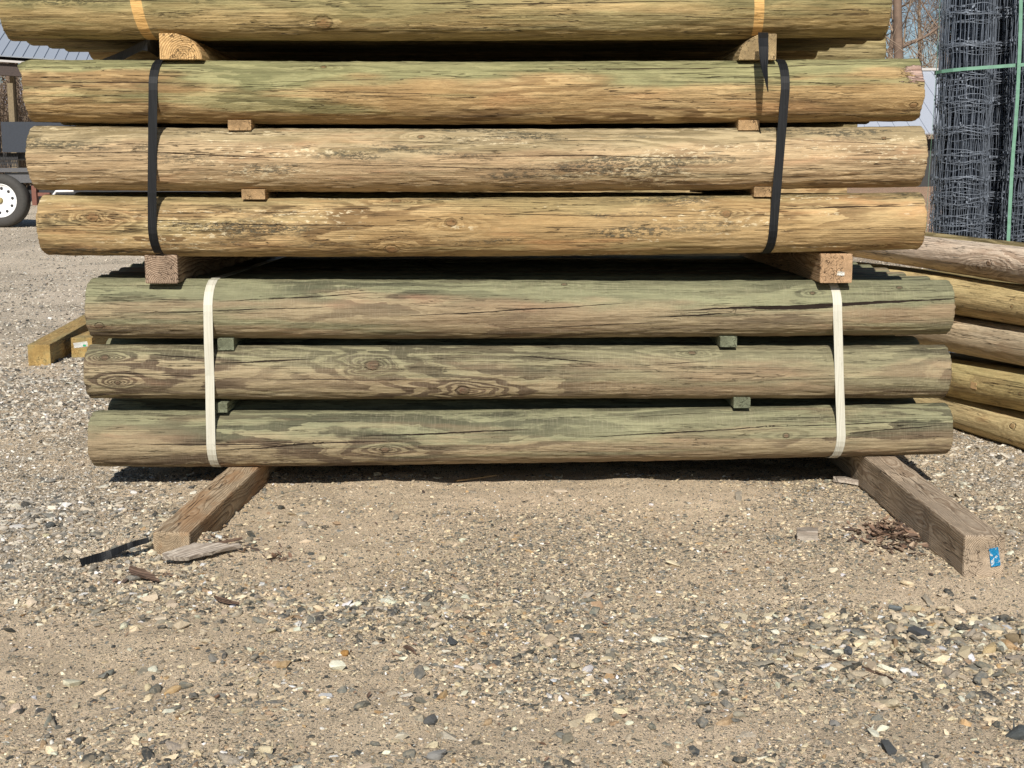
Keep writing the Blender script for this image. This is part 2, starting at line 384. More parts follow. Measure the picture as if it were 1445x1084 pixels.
def stone_mat():
    g = G('crushed_stone'); t = g.attr('tint', 'INSTANCER', 'Color'); o = g.obj(); gi = g.t.nodes.new('ShaderNodeNewGeometry'); p = X(g, gi.outputs['Position'])
    n = g.noise(p, 450, 4, .7); k = g.mr(n, .25, .75, .65, 1.35, False)
    c = g.mix(1.0, t, g.vec(k, k, k), 'MULTIPLY')
    c = g.mix(g.mr(g.noise(p, 130, 3, .6), .45, .65) * .28, c, (.50, .40, .27))
    return g.done(c, .8, g.bump(n, .0012, 1.0), spec=.3)
def herostone_mat(name, col):
    g = G(name); o = g.obj(); n = g.noise(o, 60, 5, .7); k = g.mr(n, .25, .75, .7, 1.25, False)
    c = g.mix(1.0, col, g.vec(k, k, k), 'MULTIPLY'); return g.done(c, .75, g.bump(n, .002, 1.0), spec=.3)

# ================================================================== GROUND
def grid_mesh(name, xs, ys, mat, extra=True):
    XX, YY = np.meshgrid(xs, ys); ZZ = ground_h(XX, YY); nx, ny = len(xs), len(ys)
    me = bpy.data.meshes.new(name); co = np.stack([XX.ravel(), YY.ravel(), ZZ.ravel()], 1)
    i = np.arange(nx * ny).reshape(ny, nx)
    q = np.stack([i[:-1, :-1].ravel(), i[:-1, 1:].ravel(), i[1:, 1:].ravel(), i[1:, :-1].ravel()], 1)
    me.vertices.add(len(co)); me.vertices.foreach_set('co', co.astype('f').ravel())
    me.loops.add(q.size); me.loops.foreach_set('vertex_index', q.astype('i').ravel())
    me.polygons.add(len(q)); me.polygons.foreach_set('loop_start', np.arange(0, q.size, 4, dtype='i')); me.polygons.foreach_set('loop_total', np.full(len(q), 4, dtype='i'))
    me.update(calc_edges=True); me.polygons.foreach_set('use_smooth', [True] * len(q))
    a = me.attributes.new('stony', 'FLOAT', 'POINT'); st, _b = zones(co[:, 0], co[:, 1]); a.data.foreach_set('value', st.astype('f'))
    me.materials.append(mat); return me
def spread(a, b, fine0, fine1, step, growth):
    v = list(np.arange(fine0, fine1, step)); s = step; t = v[-1]
    while t < b: s *= growth; t += s; v.append(t)
    s = step; t = v[0]; lo = []
    while t > a: s *= growth; t -= s; lo.append(t)
    return np.array(lo[::-1] + v)
gx = spread(-400, 400, -2.2, 2.3, .013, 1.12); gy = spread(-30, 700, -2.25, 1.6, .013, 1.10)
ground = tag(link('ground', grid_mesh('ground', gx, gy, ground_mat())), kind='structure')

# ---------------------------------------------------------------- gravel (geometry-node instances)
rng = np.random.default_rng(7)
M_stone = stone_mat()
vcol = bpy.data.collections.new('stone_kinds')
for k in range(14):
    bm = bmesh.new(); n = int(rng.integers(11, 20))
    for _ in range(n):
        v = rng.normal(size=3); v /= np.linalg.norm(v); v *= rng.uniform(.8, 1.05)
        bm.verts.new((v[0] * rng.uniform(.9, 1.15), v[1] * .82, v[2] * rng.uniform(.5, .62)))
    r_ = bmesh.ops.convex_hull(bm, input=bm.verts); bmesh.ops.delete(bm, geom=list({e for e in r_['geom_interior'] + r_['geom_unused'] if isinstance(e, bmesh.types.BMVert)}), context='VERTS')
    if k < 7: bmesh.ops.bevel(bm, geom=list(bm.edges), offset=.10, segments=1, affect='EDGES')
    me = bpy.data.meshes.new('stone'); bm.to_mesh(me); bm.free(); me.materials.append(M_stone)
    vcol.objects.link(bpy.data.objects.new('stone_kind_%02d' % k, me))
def inside_solids(x, y):
    return (y > .15) & (y < 1.25) & (abs(x) < 1.1)
def stones(n, r0, r1, power, y0, y1, usebig, sandmin, yb=None):
    y = rng.uniform(0, 1, n); d = (y0 + 3.78) * ((y1 + 3.78) / (y0 + 3.78)) ** y; y = d - 3.78
    if yb: pass
    x = rng.uniform(-1, 1, n) * (d * .47 + .35)
    st, bg_ = zones(x, y)
    pr = np.clip(sandmin + st * (1 - sandmin), 0, 1) if not usebig else np.clip(bg_, .015, 1.3) / 1.3
    ok = (rng.uniform(0, 1, n) < pr) & ~inside_solids(x, y); x, y, st = x[ok], y[ok], st[ok]
    r = r0 + (r1 - r0) * rng.uniform(0, 1, len(x)) ** power
    return x, y, r
sets = [stones(230000, .0016, .0042, 1.5, -2.15, 1.2, False, .34), stones(105000, .0036, .0085, 1.7, -2.15, 2.8, False, .05),
        stones(15000, .0075, .0200, 2.6, -2.15, 3.5, True, 0), stones(110000, .0055, .015, 1.6, .9, 24.0, False, .6)]
def heap(px, py, rx, ry, n, r0, r1):
    c = Pz(px, py, 0); return c.x + rng.normal(0, rx, n), c.y + rng.normal(0, ry, n), r0 + (r1 - r0) * rng.uniform(0, 1, n) ** 1.8
sets += [heap(1345, 905, .16, .085, 620, .006, .019), heap(1180, 880, .14, .07, 200, .005, .014), heap(215, 786, .05, .022, 90, .006, .014), heap(250, 830, .11, .05, 130, .005, .013),
         heap(450, 850, .2, .06, 330, .005, .014), heap(640, 860, .2, .07, 200, .005, .014), heap(40, 730, .18, .12, 320, .006, .018), heap(1425, 660, .2, .25, 300, .006, .014)]
sx = np.concatenate([a[0] for a in sets]); sy = np.concatenate([a[1] for a in sets]); sr = np.concatenate([a[2] for a in sets])
# keep clear of the sleepers
hz = ground_h(sx, sy)
N_ = len(sx)
cols = np.array([c for c, _w in STONES]); wts = np.array([w_ for _c, w_ in STONES]); wts = wts / wts.sum()
ti = rng.choice(len(cols), N_, p=wts)
# the sandy middle has paler, warmer stones, the left side greyer ones
tint = np.minimum(cols[ti], np.where(sr > .0075, .54, .68)[:, None]) * rng.uniform(.75, 1.25, (N_, 1)) * np.stack([rng.uniform(.97, 1.05, N_), np.ones(N_), rng.uniform(.93, 1.05, N_)], 1)
gl = tint.mean(1, keepdims=True); gk = (np.clip((-sx - .75) / .5, 0, 1) * np.clip((sy + 1.3) / .5, 0, 1) + np.clip((sx - 1.15) / .3, 0, 1) * np.clip((sy + .3) / .4, 0, 1))[:, None] * .55
tint = tint * (1 - gk) + gl * gk * np.array([1.25, 1.22, 1.15])
me = bpy.data.meshes.new('gravel'); me.vertices.add(N_)
me.vertices.foreach_set('co', np.stack([sx, sy, hz + sr * rng.uniform(-.15, .32, N_)], 1).astype('f').ravel())
def att(nm, ty, arr):
    a = me.attributes.new(nm, ty, 'POINT'); a.data.foreach_set({'FLOAT_VECTOR': 'vector', 'INT': 'value', 'FLOAT_COLOR': 'color'}[ty], arr)
att('rot', 'FLOAT_VECTOR', np.stack([rng.normal(0, .28, N_), rng.normal(0, .28, N_), rng.uniform(0, 6.283, N_)], 1).astype('f').ravel())
att('scl', 'FLOAT_VECTOR', (sr[:, None] * np.stack([rng.uniform(.8, 1.6, N_), rng.uniform(.7, 1.1, N_), rng.uniform(.5, 1.05, N_)], 1)).astype('f').ravel())
att('idx', 'INT', rng.integers(0, 14, N_).astype('i'))
att('tint', 'FLOAT_COLOR', np.concatenate([tint, np.ones((N_, 1))], 1).astype('f').ravel())
gravel = tag(link('gravel', me), 'loose crushed gravel of grey, cream and dark stones over the yard', 'gravel', kind='stuff')
ng = bpy.data.node_groups.new('scatter', 'GeometryNodeTree')
ng.interface.new_socket('Geometry', in_out='INPUT', socket_type='NodeSocketGeometry'); ng.interface.new_socket('Geometry', in_out='OUTPUT', socket_type='NodeSocketGeometry')
gi = ng.nodes.new('NodeGroupInput'); go = ng.nodes.new('NodeGroupOutput')
ip = ng.nodes.new('GeometryNodeInstanceOnPoints'); ci = ng.nodes.new('GeometryNodeCollectionInfo')
ci.inputs['Collection'].default_value = vcol; ci.inputs['Separate Children'].default_value = True; ci.inputs['Reset Children'].default_value = True
def na(nm, dt):
    n = ng.nodes.new('GeometryNodeInputNamedAttribute'); n.data_type = dt; n.inputs[0].default_value = nm
    return [o for o in n.outputs if o.enabled][0]
ng.links.new(gi.outputs[0], ip.inputs['Points']); ng.links.new(ci.outputs[0], ip.inputs['Instance'])
ip.inputs['Pick Instance'].default_value = True
ng.links.new(na('idx', 'INT'), ip.inputs['Instance Index'])
e2r = ng.nodes.new('FunctionNodeEulerToRotation'); ng.links.new(na('rot', 'FLOAT_VECTOR'), e2r.inputs[0])
ng.links.new(e2r.outputs[0], ip.inputs['Rotation']); ng.links.new(na('scl', 'FLOAT_VECTOR'), ip.inputs['Scale'])
ng.links.new(ip.outputs[0], go.inputs[0])
md = gravel.modifiers.new('scatter', 'NODES'); md.node_group = ng

def Pg(px, py, up=0.0):             # point on the ground surface
    z = 0.0
    for _ in range(8): q = Pz(px, py, z); z = gz(q.x, q.y) + up
    return q
# ================================================================== POSTS
def post_mesh(name, L, r0, r1, nx, nt_, seed, mats, sag=0.0, chip=False, rough=.0020, knots=(), cracks=()):
    """a peeled post along X; front (-Y) half sampled densely"""
    xs = np.concatenate([[-L / 2, -L / 2 + .0015, -L / 2 + .005], np.linspace(-L / 2 + .014, L / 2 - .014, nx), [L / 2 - .005, L / 2 - .0015, L / 2]])
    if nt_ > 60:
        nf = int(nt_ * .7); th = np.concatenate([np.linspace(-1.75, 1.75, nf, endpoint=False), np.linspace(1.75, 2 * math.pi - 1.75, nt_ - nf, endpoint=False)])
    else: th = np.linspace(-math.pi * .5, math.pi * 1.5, nt_, endpoint=False)
    XX, TT = np.meshgrid(xs, th, indexing='ij')
    r = r0 + (r1 - r0) * (XX / L + .5)
    c, s = np.cos(TT), np.sin(TT)
    sd_ = seed * 31.7
    for (kx, ks, kr) in knots: r = r + kr * .22 * np.exp(-(((XX - kx) / (kr * 2.2)) ** 2 + ((TT * (r0 + r1) / 2 - ks) / (kr * 1.4)) ** 2))
    r = r * (1 + .034 * (fbm(XX * 1.3 + sd_, c * 1.2 + s * .7 + 5, seed, 2) - .5) * 2 + .007 * np.cos(2 * TT + seed))
    r = r + rough * 2 * (fbm(XX * 14 + sd_, TT * 9, seed + 3, 3) - .5) + rough * (fbm(XX * 30 + sd_, TT * 30, seed + 5, 2) - .5)
    e = np.minimum(XX + L / 2, L / 2 - XX)
    r = r - np.where(e < .006, (.006 - e) ** 2 / .006 * .30, 0)
    xo = XX.copy()
    edge = (e < .001); jag = (fbm(TT * 9 + seed, TT * 0, seed + 9, 3) - .5) * .006
    xo = xo + np.where(e < .004, jag * np.sign(-XX), 0)
    if chip:
        q = np.clip((XX - (L / 2 - .075)) / .05, 0, 1) * np.exp(-((TT - .55) / .34) ** 2)
        r = r - q * (.007 + .009 * np.round(fbm(TT * 14, XX * 0, 8, 2) * 5) / 5)
        xo = xo - np.where(e < .001, .020 * np.exp(-((TT - .9) / .3) ** 2), 0)
    z = r * s + sag * (1 - (2 * XX / L) ** 2); y = -r * c
    co = np.stack([xo, y, z], -1).reshape(-1, 3); n0, n1 = len(xs), len(th)
    i = np.arange(n0 * n1).reshape(n0, n1); j = np.roll(i, -1, 1)
    q = np.stack([i[:-1].ravel(), j[:-1].ravel(), j[1:].ravel(), i[1:].ravel()], 1)
    faces = q.tolist(); nv = len(co)
    caps0 = len(faces)
    co = np.concatenate([co, [[-L / 2 + .001, 0, 0], [L / 2 - .001, 0, 0]]])
    for k in range(n1):
        k2 = (k + 1) % n1
        faces.append((nv, int(i[0, k2]), int(i[0, k]))); faces.append((nv + 1, int(i[-1, k]), int(i[-1, k2])))
    me = bpy.data.meshes.new(name); me.from_pydata(co.tolist(), [], faces); me.update()
    # faces come out facing inward for this winding: make them consistent
    me.flip_normals() if me.polygons[0].normal.dot(Vector((0, me.polygons[0].center.y, me.polygons[0].center.z))) < 0 else None
    for m_ in mats: me.materials.append(m_)
    mi = np.zeros(len(faces), 'i'); mi[caps0:] = 1; me.polygons.foreach_set('material_index', mi)
    sm = np.ones(len(faces), bool); sm[caps0:] = False; me.polygons.foreach_set('use_smooth', sm)
    a = me.attributes.new('wuv', 'FLOAT_VECTOR', 'POINT')
    uv = np.stack([XX.ravel(), (TT * (r0 + r1) / 2).ravel(), np.zeros(XX.size)], 1); uv = np.concatenate([uv, np.zeros((2, 3))])
    a.data.foreach_set('vector', uv.astype('f').ravel())
    x_ = uv[:, 0]; s_ = uv[:, 1]
    if knots:
        kf = np.zeros(len(uv)); kd = np.full(len(uv), 3.0)
        for k, (kx, ks, kr) in enumerate(knots):
            dx = x_ - kx; ds = s_ - ks; wk = (fbm(x_ * 9, s_ * 40, seed + k, 2) - .5) * kr * 2.4
            d = np.maximum(np.sqrt(dx * dx * .08 + ds * ds) + wk, 0); kf += np.exp(-d / (kr * 1.5)); kd = np.minimum(kd, np.sqrt(dx * dx * .55 + ds * ds) / kr)
        a = me.attributes.new('kf', 'FLOAT_VECTOR', 'POINT'); a.data.foreach_set('vector', np.stack([kf, kd, kf * 0], 1).astype('f').ravel())
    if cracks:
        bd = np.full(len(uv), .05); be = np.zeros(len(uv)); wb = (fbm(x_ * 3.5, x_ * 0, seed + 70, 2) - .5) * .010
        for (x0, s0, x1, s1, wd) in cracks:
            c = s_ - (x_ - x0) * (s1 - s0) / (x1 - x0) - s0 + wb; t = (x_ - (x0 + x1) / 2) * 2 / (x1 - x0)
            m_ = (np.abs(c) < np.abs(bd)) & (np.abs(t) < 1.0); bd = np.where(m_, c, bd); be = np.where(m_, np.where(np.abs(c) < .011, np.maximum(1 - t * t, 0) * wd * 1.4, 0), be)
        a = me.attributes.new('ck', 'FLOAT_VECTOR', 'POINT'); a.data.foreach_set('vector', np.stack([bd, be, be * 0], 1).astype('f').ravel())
    return me

POST = {}
def front_post(key, d, xl, yl, hl, ym, xr, yr, hr, seed, palt, label, group, knots=(), cracks=(), bands=(), chip=False, endm=None, **kw):
    A = P(xl, yl, d); B = P(xr, yr, d); Mid = P((xl + xr) / 2, ym, d)
    A.x = P(xl, yl, d - .078).x; B.x = P(xr, yr, d - .078).x
    L = (B - A).length; r0 = hl / FPX * d * .985; r1 = hr / FPX * d * .985; ra = (r0 + r1) / 2
    sag = Mid.z - (A.z + B.z) / 2
    def conv(px, py):
        t = (px - xl) / (xr - xl); yc = yl + (yr - yl) * t + (ym - (yl + yr) / 2) * (1 - (2 * t - 1) ** 2); hh = hl + (hr - hl) * t
        q = max(-.97, min(.97, (yc - py) / hh)); return (t - .5) * L, math.asin(q) * ra
    kn = [(*conv(a, b), c / FPX * d) for a, b, c in knots]
    ck = []
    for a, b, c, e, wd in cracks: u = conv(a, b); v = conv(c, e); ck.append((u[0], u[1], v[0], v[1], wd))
    bd = [(conv(a, yl)[0], wd, sl) for a, wd, sl in bands]
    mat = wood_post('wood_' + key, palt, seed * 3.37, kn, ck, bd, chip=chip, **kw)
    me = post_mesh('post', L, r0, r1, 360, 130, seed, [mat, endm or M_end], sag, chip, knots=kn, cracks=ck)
    o = link('post', me); o.location = (A + B) / 2
    o.rotation_euler = (0, -math.atan2(B.z - A.z, B.x - A.x), math.atan2(B.y - A.y, B.x - A.x))
    o['py'] = float(ym); tag(o, label, 'post', group); POST[key] = dict(A=A, B=B, r0=r0, r1=r1, sag=sag, L=L, obj=o)
    return o
def axis(key, X_):                              # axis point and radius of a front post at world x
    q = POST[key]; t = (X_ - q['A'].x) / (q['B'].x - q['A'].x); t = max(0, min(1, t))
    p = q['A'].lerp(q['B'], t); return Vector((X_, p.y, p.z + q['sag'] * (1 - (2 * t - 1) ** 2))), q['r0'] + (q['r1'] - q['r0']) * t

GT, GM, GL = 'posts of the top bundle', 'posts of the middle bundle', 'posts of the lower bundle'
DT, DL = 3.72, 3.78
front_post('top', DT, -3, 9, 43, 13.5, 1258, 7, 42.5, 1, PT, 'olive brown post with two pale strap marks, cut off by the top edge', GT,
           knots=[(455, 36, 9)], cracks=[(0, 6, 420, 3, .0007), (560, 10, 1080, 8, .0008), (700, 24, 1250, 30, .0005)],
           bands=[(193, .0155, -.16), (1071, .0135, -.04)], green=(.55, -.02), mold=.5, peach=.2, ring=.9, swirl=2.0)
front_post('mid1', DT, 32, 128.5, 43.5, 131.3, 1305, 127.3, 42.3, 2, PM, 'tan post with green tinted top and splintered right end, under the half log bearers', GM,
           knots=[(1291, 150, 4), (455, 97, 3)], cracks=[(32, 117, 300, 123, .0012), (300, 128, 700, 137, .0006), (810, 101, 1040, 98, .0016), (1020, 99, 1240, 94, .0016), (900, 117, 1300, 124, .0005), (360, 119, 620, 113, .0005), (500, 146, 760, 134, .0004)],
           green=(.8, .028), mold=.12, peach=.35, chip=True)
front_post('mid2', DT, 37, 222.5, 44, 226.5, 1309, 221, 41.5, 3, PM2, 'pinkish tan post with grey mould patches, second row of the middle bundle', GM,
           knots=[(594, 195, 3.5), (1248, 197, 2.5)], cracks=[(38, 214, 440, 222, .0011), (400, 229, 900, 243, .0007), (480, 198, 700, 206, .0005), (640, 221, 1080, 222, .0009), (1100, 197, 1300, 207, .0006)],
           green=(.35, .03), mold=.62, peach=.5, ring=.9)
front_post('mid3', DT, 51, 317, 41.5, 320.5, 1308, 311.5, 40.5, 4, PM, 'golden tan post with flaked bark and knots, lowest row of the middle bundle', GM,
           knots=[(131, 306, 7), (637, 313, 5.5), (551, 350, 7), (558, 284, 5), (1025, 301, 5.5), (1240, 347, 4)], cracks=[(225, 313, 620, 318, .001), (560, 300, 1090, 303, .0008), (60, 295, 215, 297, .0006), (1090, 293, 1306, 288, .0014), (240, 336, 560, 340, .0004)],
           green=(.3, .05), mold=.75, peach=.5)
front_post('low1', DL, 120, 434.7, 43.2, 436.3, 1348.5, 433.5, 38.6, 5, PL, 'grey green post with one long open crack, top row of the lower bundle', GL, endm=M_endg,
           knots=[(139, 456, 4.5), (1272, 404, 3.2), (1148, 411, 2.8), (797, 400, 3)],
           cracks=[(960, 436, 1360, 419, .0040), (905, 446, 1040, 440, .0018), (1060, 433, 1180, 430, .0032), (180, 440, 480, 428, .0010), (300, 423, 560, 409, .0010), (560, 443, 900, 425, .0012), (700, 462, 960, 452, .0012), (130, 401, 330, 402, .0006), (120, 421, 300, 420, .0005)],
           green=(.65, .012), mold=.15, peach=.45, cross=.3, freq=1.4, crisp=(.40, .60), fibk=.4, fx=1.2, hairk=.45)
front_post('low2', DL, 117, 524, 39.3, 525.3, 1344, 524, 38.2, 6, PL, 'grey green post with bold wavy grain and round knots, middle row of the lower bundle', GL, endm=M_endg,
           knots=[(146, 500, 4.5), (526, 510, 7.5), (653, 547, 7), (978, 494, 4.5), (165, 535, 3)],
           cracks=[(300, 508, 450, 503, .0020), (360, 531, 620, 533, .0010), (200, 496, 300, 502, .0013), (720, 497, 850, 506, .0012), (118, 521, 330, 528, .0007), (900, 510, 1010, 503, .0007), (1010, 530, 1300, 527, .0005)],
           green=(.45, .02), mold=.15, ring=1.25, cross=.35, peach=.3, freq=1.6, swirl=4.0, crisp=(.40, .56), fibk=.4, fx=1.7, hairk=.5)
front_post('low3', DL, 123, 618.6, 41, 615.5, 1347, 604.5, 37.6, 7, PL, 'green and brown striped post with long slanting cracks, bottom of the whole stack', GL, endm=M_endg,
           knots=[(1110, 608, 3.5), (543, 628, 5)],
           cracks=[(290, 628, 580, 614, .0015), (500, 609, 760, 598, .0017), (125, 620, 460, 618, .0008), (820, 610, 1120, 592, .0014), (1060, 596, 1345, 588, .0010), (1190, 606, 1346, 592, .0010), (850, 586, 1100, 570, .0006)],
           green=(.6, .01), mold=.1, ring=1.1, cross=.3, peach=.7, freq=1.45, crisp=(.40, .58), fibk=.4, fx=1.1, hairk=.45)

# posts behind the front ones: shared meshes, one object each
M_bt = wood_post('wood_back_tan', PM, None, green=(.4, .03), mold=.35); M_bl = wood_post('wood_back_green', PL, None, green=(.6, 0.0), mold=.15)
M_bo = wood_post('wood_back_olive', PT, None, green=(.5, 0.0), mold=.4)
BK = {n: [post_mesh('post_back', 2.44, .083, .081, 40, 28, 20 + k, [m_, e_], 0, rough=.0006) for k in range(3)] for n, m_, e_ in (('t', M_bo, M_end), ('m', M_bt, M_end), ('l', M_bl, M_endg))}
ORD = ['front', 'second', 'third', 'fourth', 'fifth', 'sixth', 'seventh', 'eighth']
rnd = random.Random(3)
def back(kind, X0, X1, Y, Z, label, group, r=.082):
    me = rnd.choice(BK[kind]); o = link('post', me); o.location = ((X0 + X1) / 2, Y, Z)
    o.scale = ((X1 - X0) / 2.44, r / .082, r / .082); o.rotation_euler = (rnd.choice((0, 1)) * math.pi + rnd.uniform(-.4, .4), 0, rnd.uniform(-.002, .002))
    return tag(o, label, 'post', group)
PIT = .170
def zat(key): q = POST[key]; return (q['A'].z + q['B'].z) / 2
tl = [None, -1.406, -1.413, -1.413, -1.417, -1.385, -1.39, -1.4]; tr = [None, 1.042, 1.036, 1.015, 1.007, 1.0, 1.0, 1.0]
ll = [None, -1.204, -1.223, -1.242, -1.258, -1.262, -1.265, -1.25]; lr = [None, 1.218, 1.196, 1.193, 1.185, 1.18, 1.18, 1.17]
for c in range(1, 8):
    back('t', tl[c], tr[c], -.06 + PIT * c, zat('top') + .006 * min(c, 4) - .012 * max(0, c - 4), 'shaded olive post, top bundle bottom row, %s from the front' % ORD[c], GT)
for c in range(0, 8):
    back('t', -1.40 + rnd.uniform(-.02, .02), 1.04 + rnd.uniform(-.02, .02), -.06 + PIT * c, zat('top') + .19, 'post of the top bundle upper row above the picture, %s from front' % ORD[c], GT)
for ri, (key, nm) in enumerate((('mid1', 'top'), ('mid2', 'middle'), ('mid3', 'bottom'))):
    for c in range(1, 8):
        q = POST[key]; back('m', q['A'].x + .01 + rnd.uniform(0, .03), q['B'].x - .06 - .05 * (c > 1) + rnd.uniform(-.03, .01), -.06 + PIT * c, zat(key) - .002 * c,
             'shaded tan post in middle bundle, %s row, %s from the front' % (nm, ORD[c]), GM)
for ri, (key, nm) in enumerate((('low1', 'top'), ('low2', 'middle'), ('low3', 'bottom'))):
    for c in range(1, 8):
        back('l', ll[c] + rnd.uniform(-.004, .012) * (ri > 0) + .01 * (ri > 0), lr[c] - .03 * (ri > 0), PIT * c, zat(key) - (.003 if ri == 0 else 0),
             'shaded grey green post in lower bundle, %s row, %s from the front' % (nm, ORD[c]), GL)

# stack further back, seen past the right ends
for k, (px, Zc) in enumerate(((1231, 1.475), (1222, 1.311), (1196, 1.147), (1190, .983), (1185, .819), (1180, .655), (1175, .491), (1175, .327), (1172, .163))):
    for c in range(2):
        X1 = (px - CX) / FPX * 6.5
        back('m', X1 - 2.44, X1, 2.72 + .17 * c, Zc + ground_h(1, 2.7) * 1.0,
             'sunlit post of the far stack behind, row %s from its top, %s column' % (['one', 'two', 'three', 'four', 'five', 'six', 'seven', 'eight', 'nine'][k], ['front', 'rear'][c]), 'posts of the far stack')

# ================================================================== TIMBERS
def bev(bm, off, seg=2):
    bmesh.ops.bevel(bm, geom=[e for e in bm.edges if len(e.link_faces) == 2 and e.calc_face_angle(0) > .6], offset=off, segments=seg, affect='EDGES', profile=.6)
def beam_mesh(name, L, w_, h_, mat, seed=0, n=24, off=.004, rough=.0012, prof=None):
    """timber along local X; prof = list of (y, z) outline, else a rectangle"""
    bm = bmesh.new(); rr = random.Random(seed)
    pf = prof or [(-w_ / 2, -h_ / 2), (w_ / 2, -h_ / 2), (w_ / 2, h_ / 2), (-w_ / 2, h_ / 2)]
    rings = []
    for i in range(n + 1):
        x = -L / 2 + L * i / n; k = 1 + rr.uniform(-1, 1) * rough / w_
        rings.append([bm.verts.new((x, y * k + rr.uniform(-1, 1) * rough * .3, z * k + rr.uniform(-1, 1) * rough * .3)) for y, z in pf])
    m_ = len(pf)
    for i in range(n):
        for j in range(m_): bm.faces.new((rings[i][j], rings[i + 1][j], rings[i + 1][(j + 1) % m_], rings[i][(j + 1) % m_]))
    bm.faces.new(rings[0]); bm.faces.new(rings[-1][::-1]); bmesh.ops.recalc_face_normals(bm, faces=bm.faces)
    bev(bm, off)
    me = bpy.data.meshes.new(name); bm.to_mesh(me); bm.free(); me.materials.append(mat); return me
def beam(name, A, B, w_, h_, mat, seed=0, roll=0, **k):
    """A and B: centres of the two end faces"""
    A = Vector(A); B = Vector(B); v = B - A
    o = link(name, beam_mesh(name, v.length, w_, h_, mat, seed, **k)); o.location = (A + B) / 2
    o.rotation_euler = (Matrix.Rotation(math.atan2(v.y, v.x), 3, 'Z') @ Matrix.Rotation(-math.atan2(v.z, math.hypot(v.x, v.y)), 3, 'Y') @ Matrix.Rotation(roll, 3, 'X')).to_euler()
    return o
# ground sleepers
def sleeper(pa, pb, key, w_, h_, mat, seed, label):
    X_ = P(pa[0], pa[1], DL).x; ax, r = axis(key, X_); zt = ax.z - r + .001
    A = Pz(*pb, zt); B = Pz(*pa, zt); v = (B - A).normalized(); B = A + v * ((1.35 - A.y) / v.y)
    dz = Vector((0, 0, -h_ / 2)); o = beam('sleeper', A + dz, B + dz, w_, h_, mat, seed, off=.007, n=36, rough=.002)
    tag(o, label, 'timber', 'timbers under the stack'); return o, A, B, zt
slL, LA, LB, zl = sleeper((345.5, 657), (241, 751), 'low3', .089, .09, M_sl_l, 1, 'brown square timber under the left end of the stack, its front end buried in gravel')
slR, RA, RB, zr = sleeper((1244.5, 646), (1391, 757), 'low3', .090, .10, M_sl_r, 2, 'grey square timber with a blue tag, under the right end of the stack')
print('sleeper tops', zl, zr, LA, LB, RA, RB)
# blue tag stapled on its end
def card(name, parent, c, wx, hz_, mat, roll=0, off=.0):
    """small sheet facing local -X of the beam"""
    bm = bmesh.new(); n = 4; rows = []
    for i in range(n + 1):
        rows.append([bm.verts.new((-.0012 * math.sin(i * 1.3 + j) - off, (j / 3 - .5) * wx, (i / n - .5) * hz_)) for j in range(4)])
    for i in range(n):
        for j in range(3): bm.faces.new((rows[i][j], rows[i][j + 1], rows[i + 1][j + 1], rows[i + 1][j]))
    bmesh.ops.solidify(bm, geom=list(bm.faces), thickness=.0006)
    bmesh.ops.rotate(bm, verts=bm.verts, cent=(0, 0, 0), matrix=Matrix.Rotation(roll, 3, 'X'))
    me = bpy.data.meshes.new(name); bm.to_mesh(me); bm.free(); me.materials.append(mat)
    o = link(name, me, parent); o.location = c; return o
def tagmat(name, base, other, sc=160, lo=.5):
    g = G(name); o = g.obj(); m_ = g.mr(g.noise(o, sc, 3, .6), lo, lo + .05); return g.done(g.mix(m_, base, other), .45)
M_blue = tagmat('tag_blue', (.02, .32, .62), (.75, .8, .82), 130, .55)
Lr = (RB - RA).length
card('tag', slR, (-Lr / 2 - .004, -.021, .004), .021, .042, M_blue, R(-10))['label'] = 'torn blue and white plastic tag stapled to the timber end'

# square bearers between lower and middle bundles
def bearer(name, px0, px1, ybot, h_, d, mat, seed, label, back_y=1.25, dx=0.0, **k):
    A = P((px0 + px1) / 2, ybot, d); w_ = (px1 - px0) / FPX * d
    A = A + Vector((0, 0, h_ / 2)); B = Vector((A.x + dx, back_y, A.z)); o = beam(name, A, B, w_, h_, mat, seed, **k)
    return tag(o, label, 'timber', 'bearers between the bundles'), A, B
b1, _, _ = bearer('bearer', 205, 251.5, 400.5, .080, 3.69, M_beam_l, 5, 'grey square bearer with curved rings at left, between the middle and lower bundles', off=.005)
b2, b2A, b2B = bearer('bearer', 1157, 1202.5, 399.5, .080, 3.69, M_beam_r, 6, 'tan square bearer with a torn white label at right, between the middle and lower bundles', off=.005)
M_label = tagmat('label_white', (.8, .8, .76), (.72, .70, .62), 200)
card('label_scrap', b2, (-(b2B - b2A).length / 2 - .002, -.012, -.014), .020, .011, M_label, R(8))
def half_prof(w_, h_, side):
    pts = [(-w_ / 2, -h_ / 2)]; n = 9
    base = [(w_ / 2, -h_ / 2)]
    arc = [(w_ / 2 - w_ * .72 * (1 - math.cos(t)) * 1.0, -h_ / 2 + h_ * math.sin(t)) for t in [math.pi / 2 * i / n for i in range(1, n + 1)]]
    pf = [(-w_ / 2, -h_ / 2)] + base + arc + [(-w_ / 2, h_ / 2)]
    return [(y * side, z) for y, z in pf]
b3, _, _ = bearer('half_log', 225.5, 285, 84, .068, 3.66, M_half, 7, 'half round log bearer with radial cracks at left, under the top bundle', prof=half_prof(.113, .068, -1), off=.002)
b4, _, _ = bearer('half_log', 1043, 1095, 84.5, .068, 3.66, M_halfr, 8, 'rough sawn half round log bearer at right behind a hanging strap tail', prof=half_prof(.100, .068, 1), off=.002)
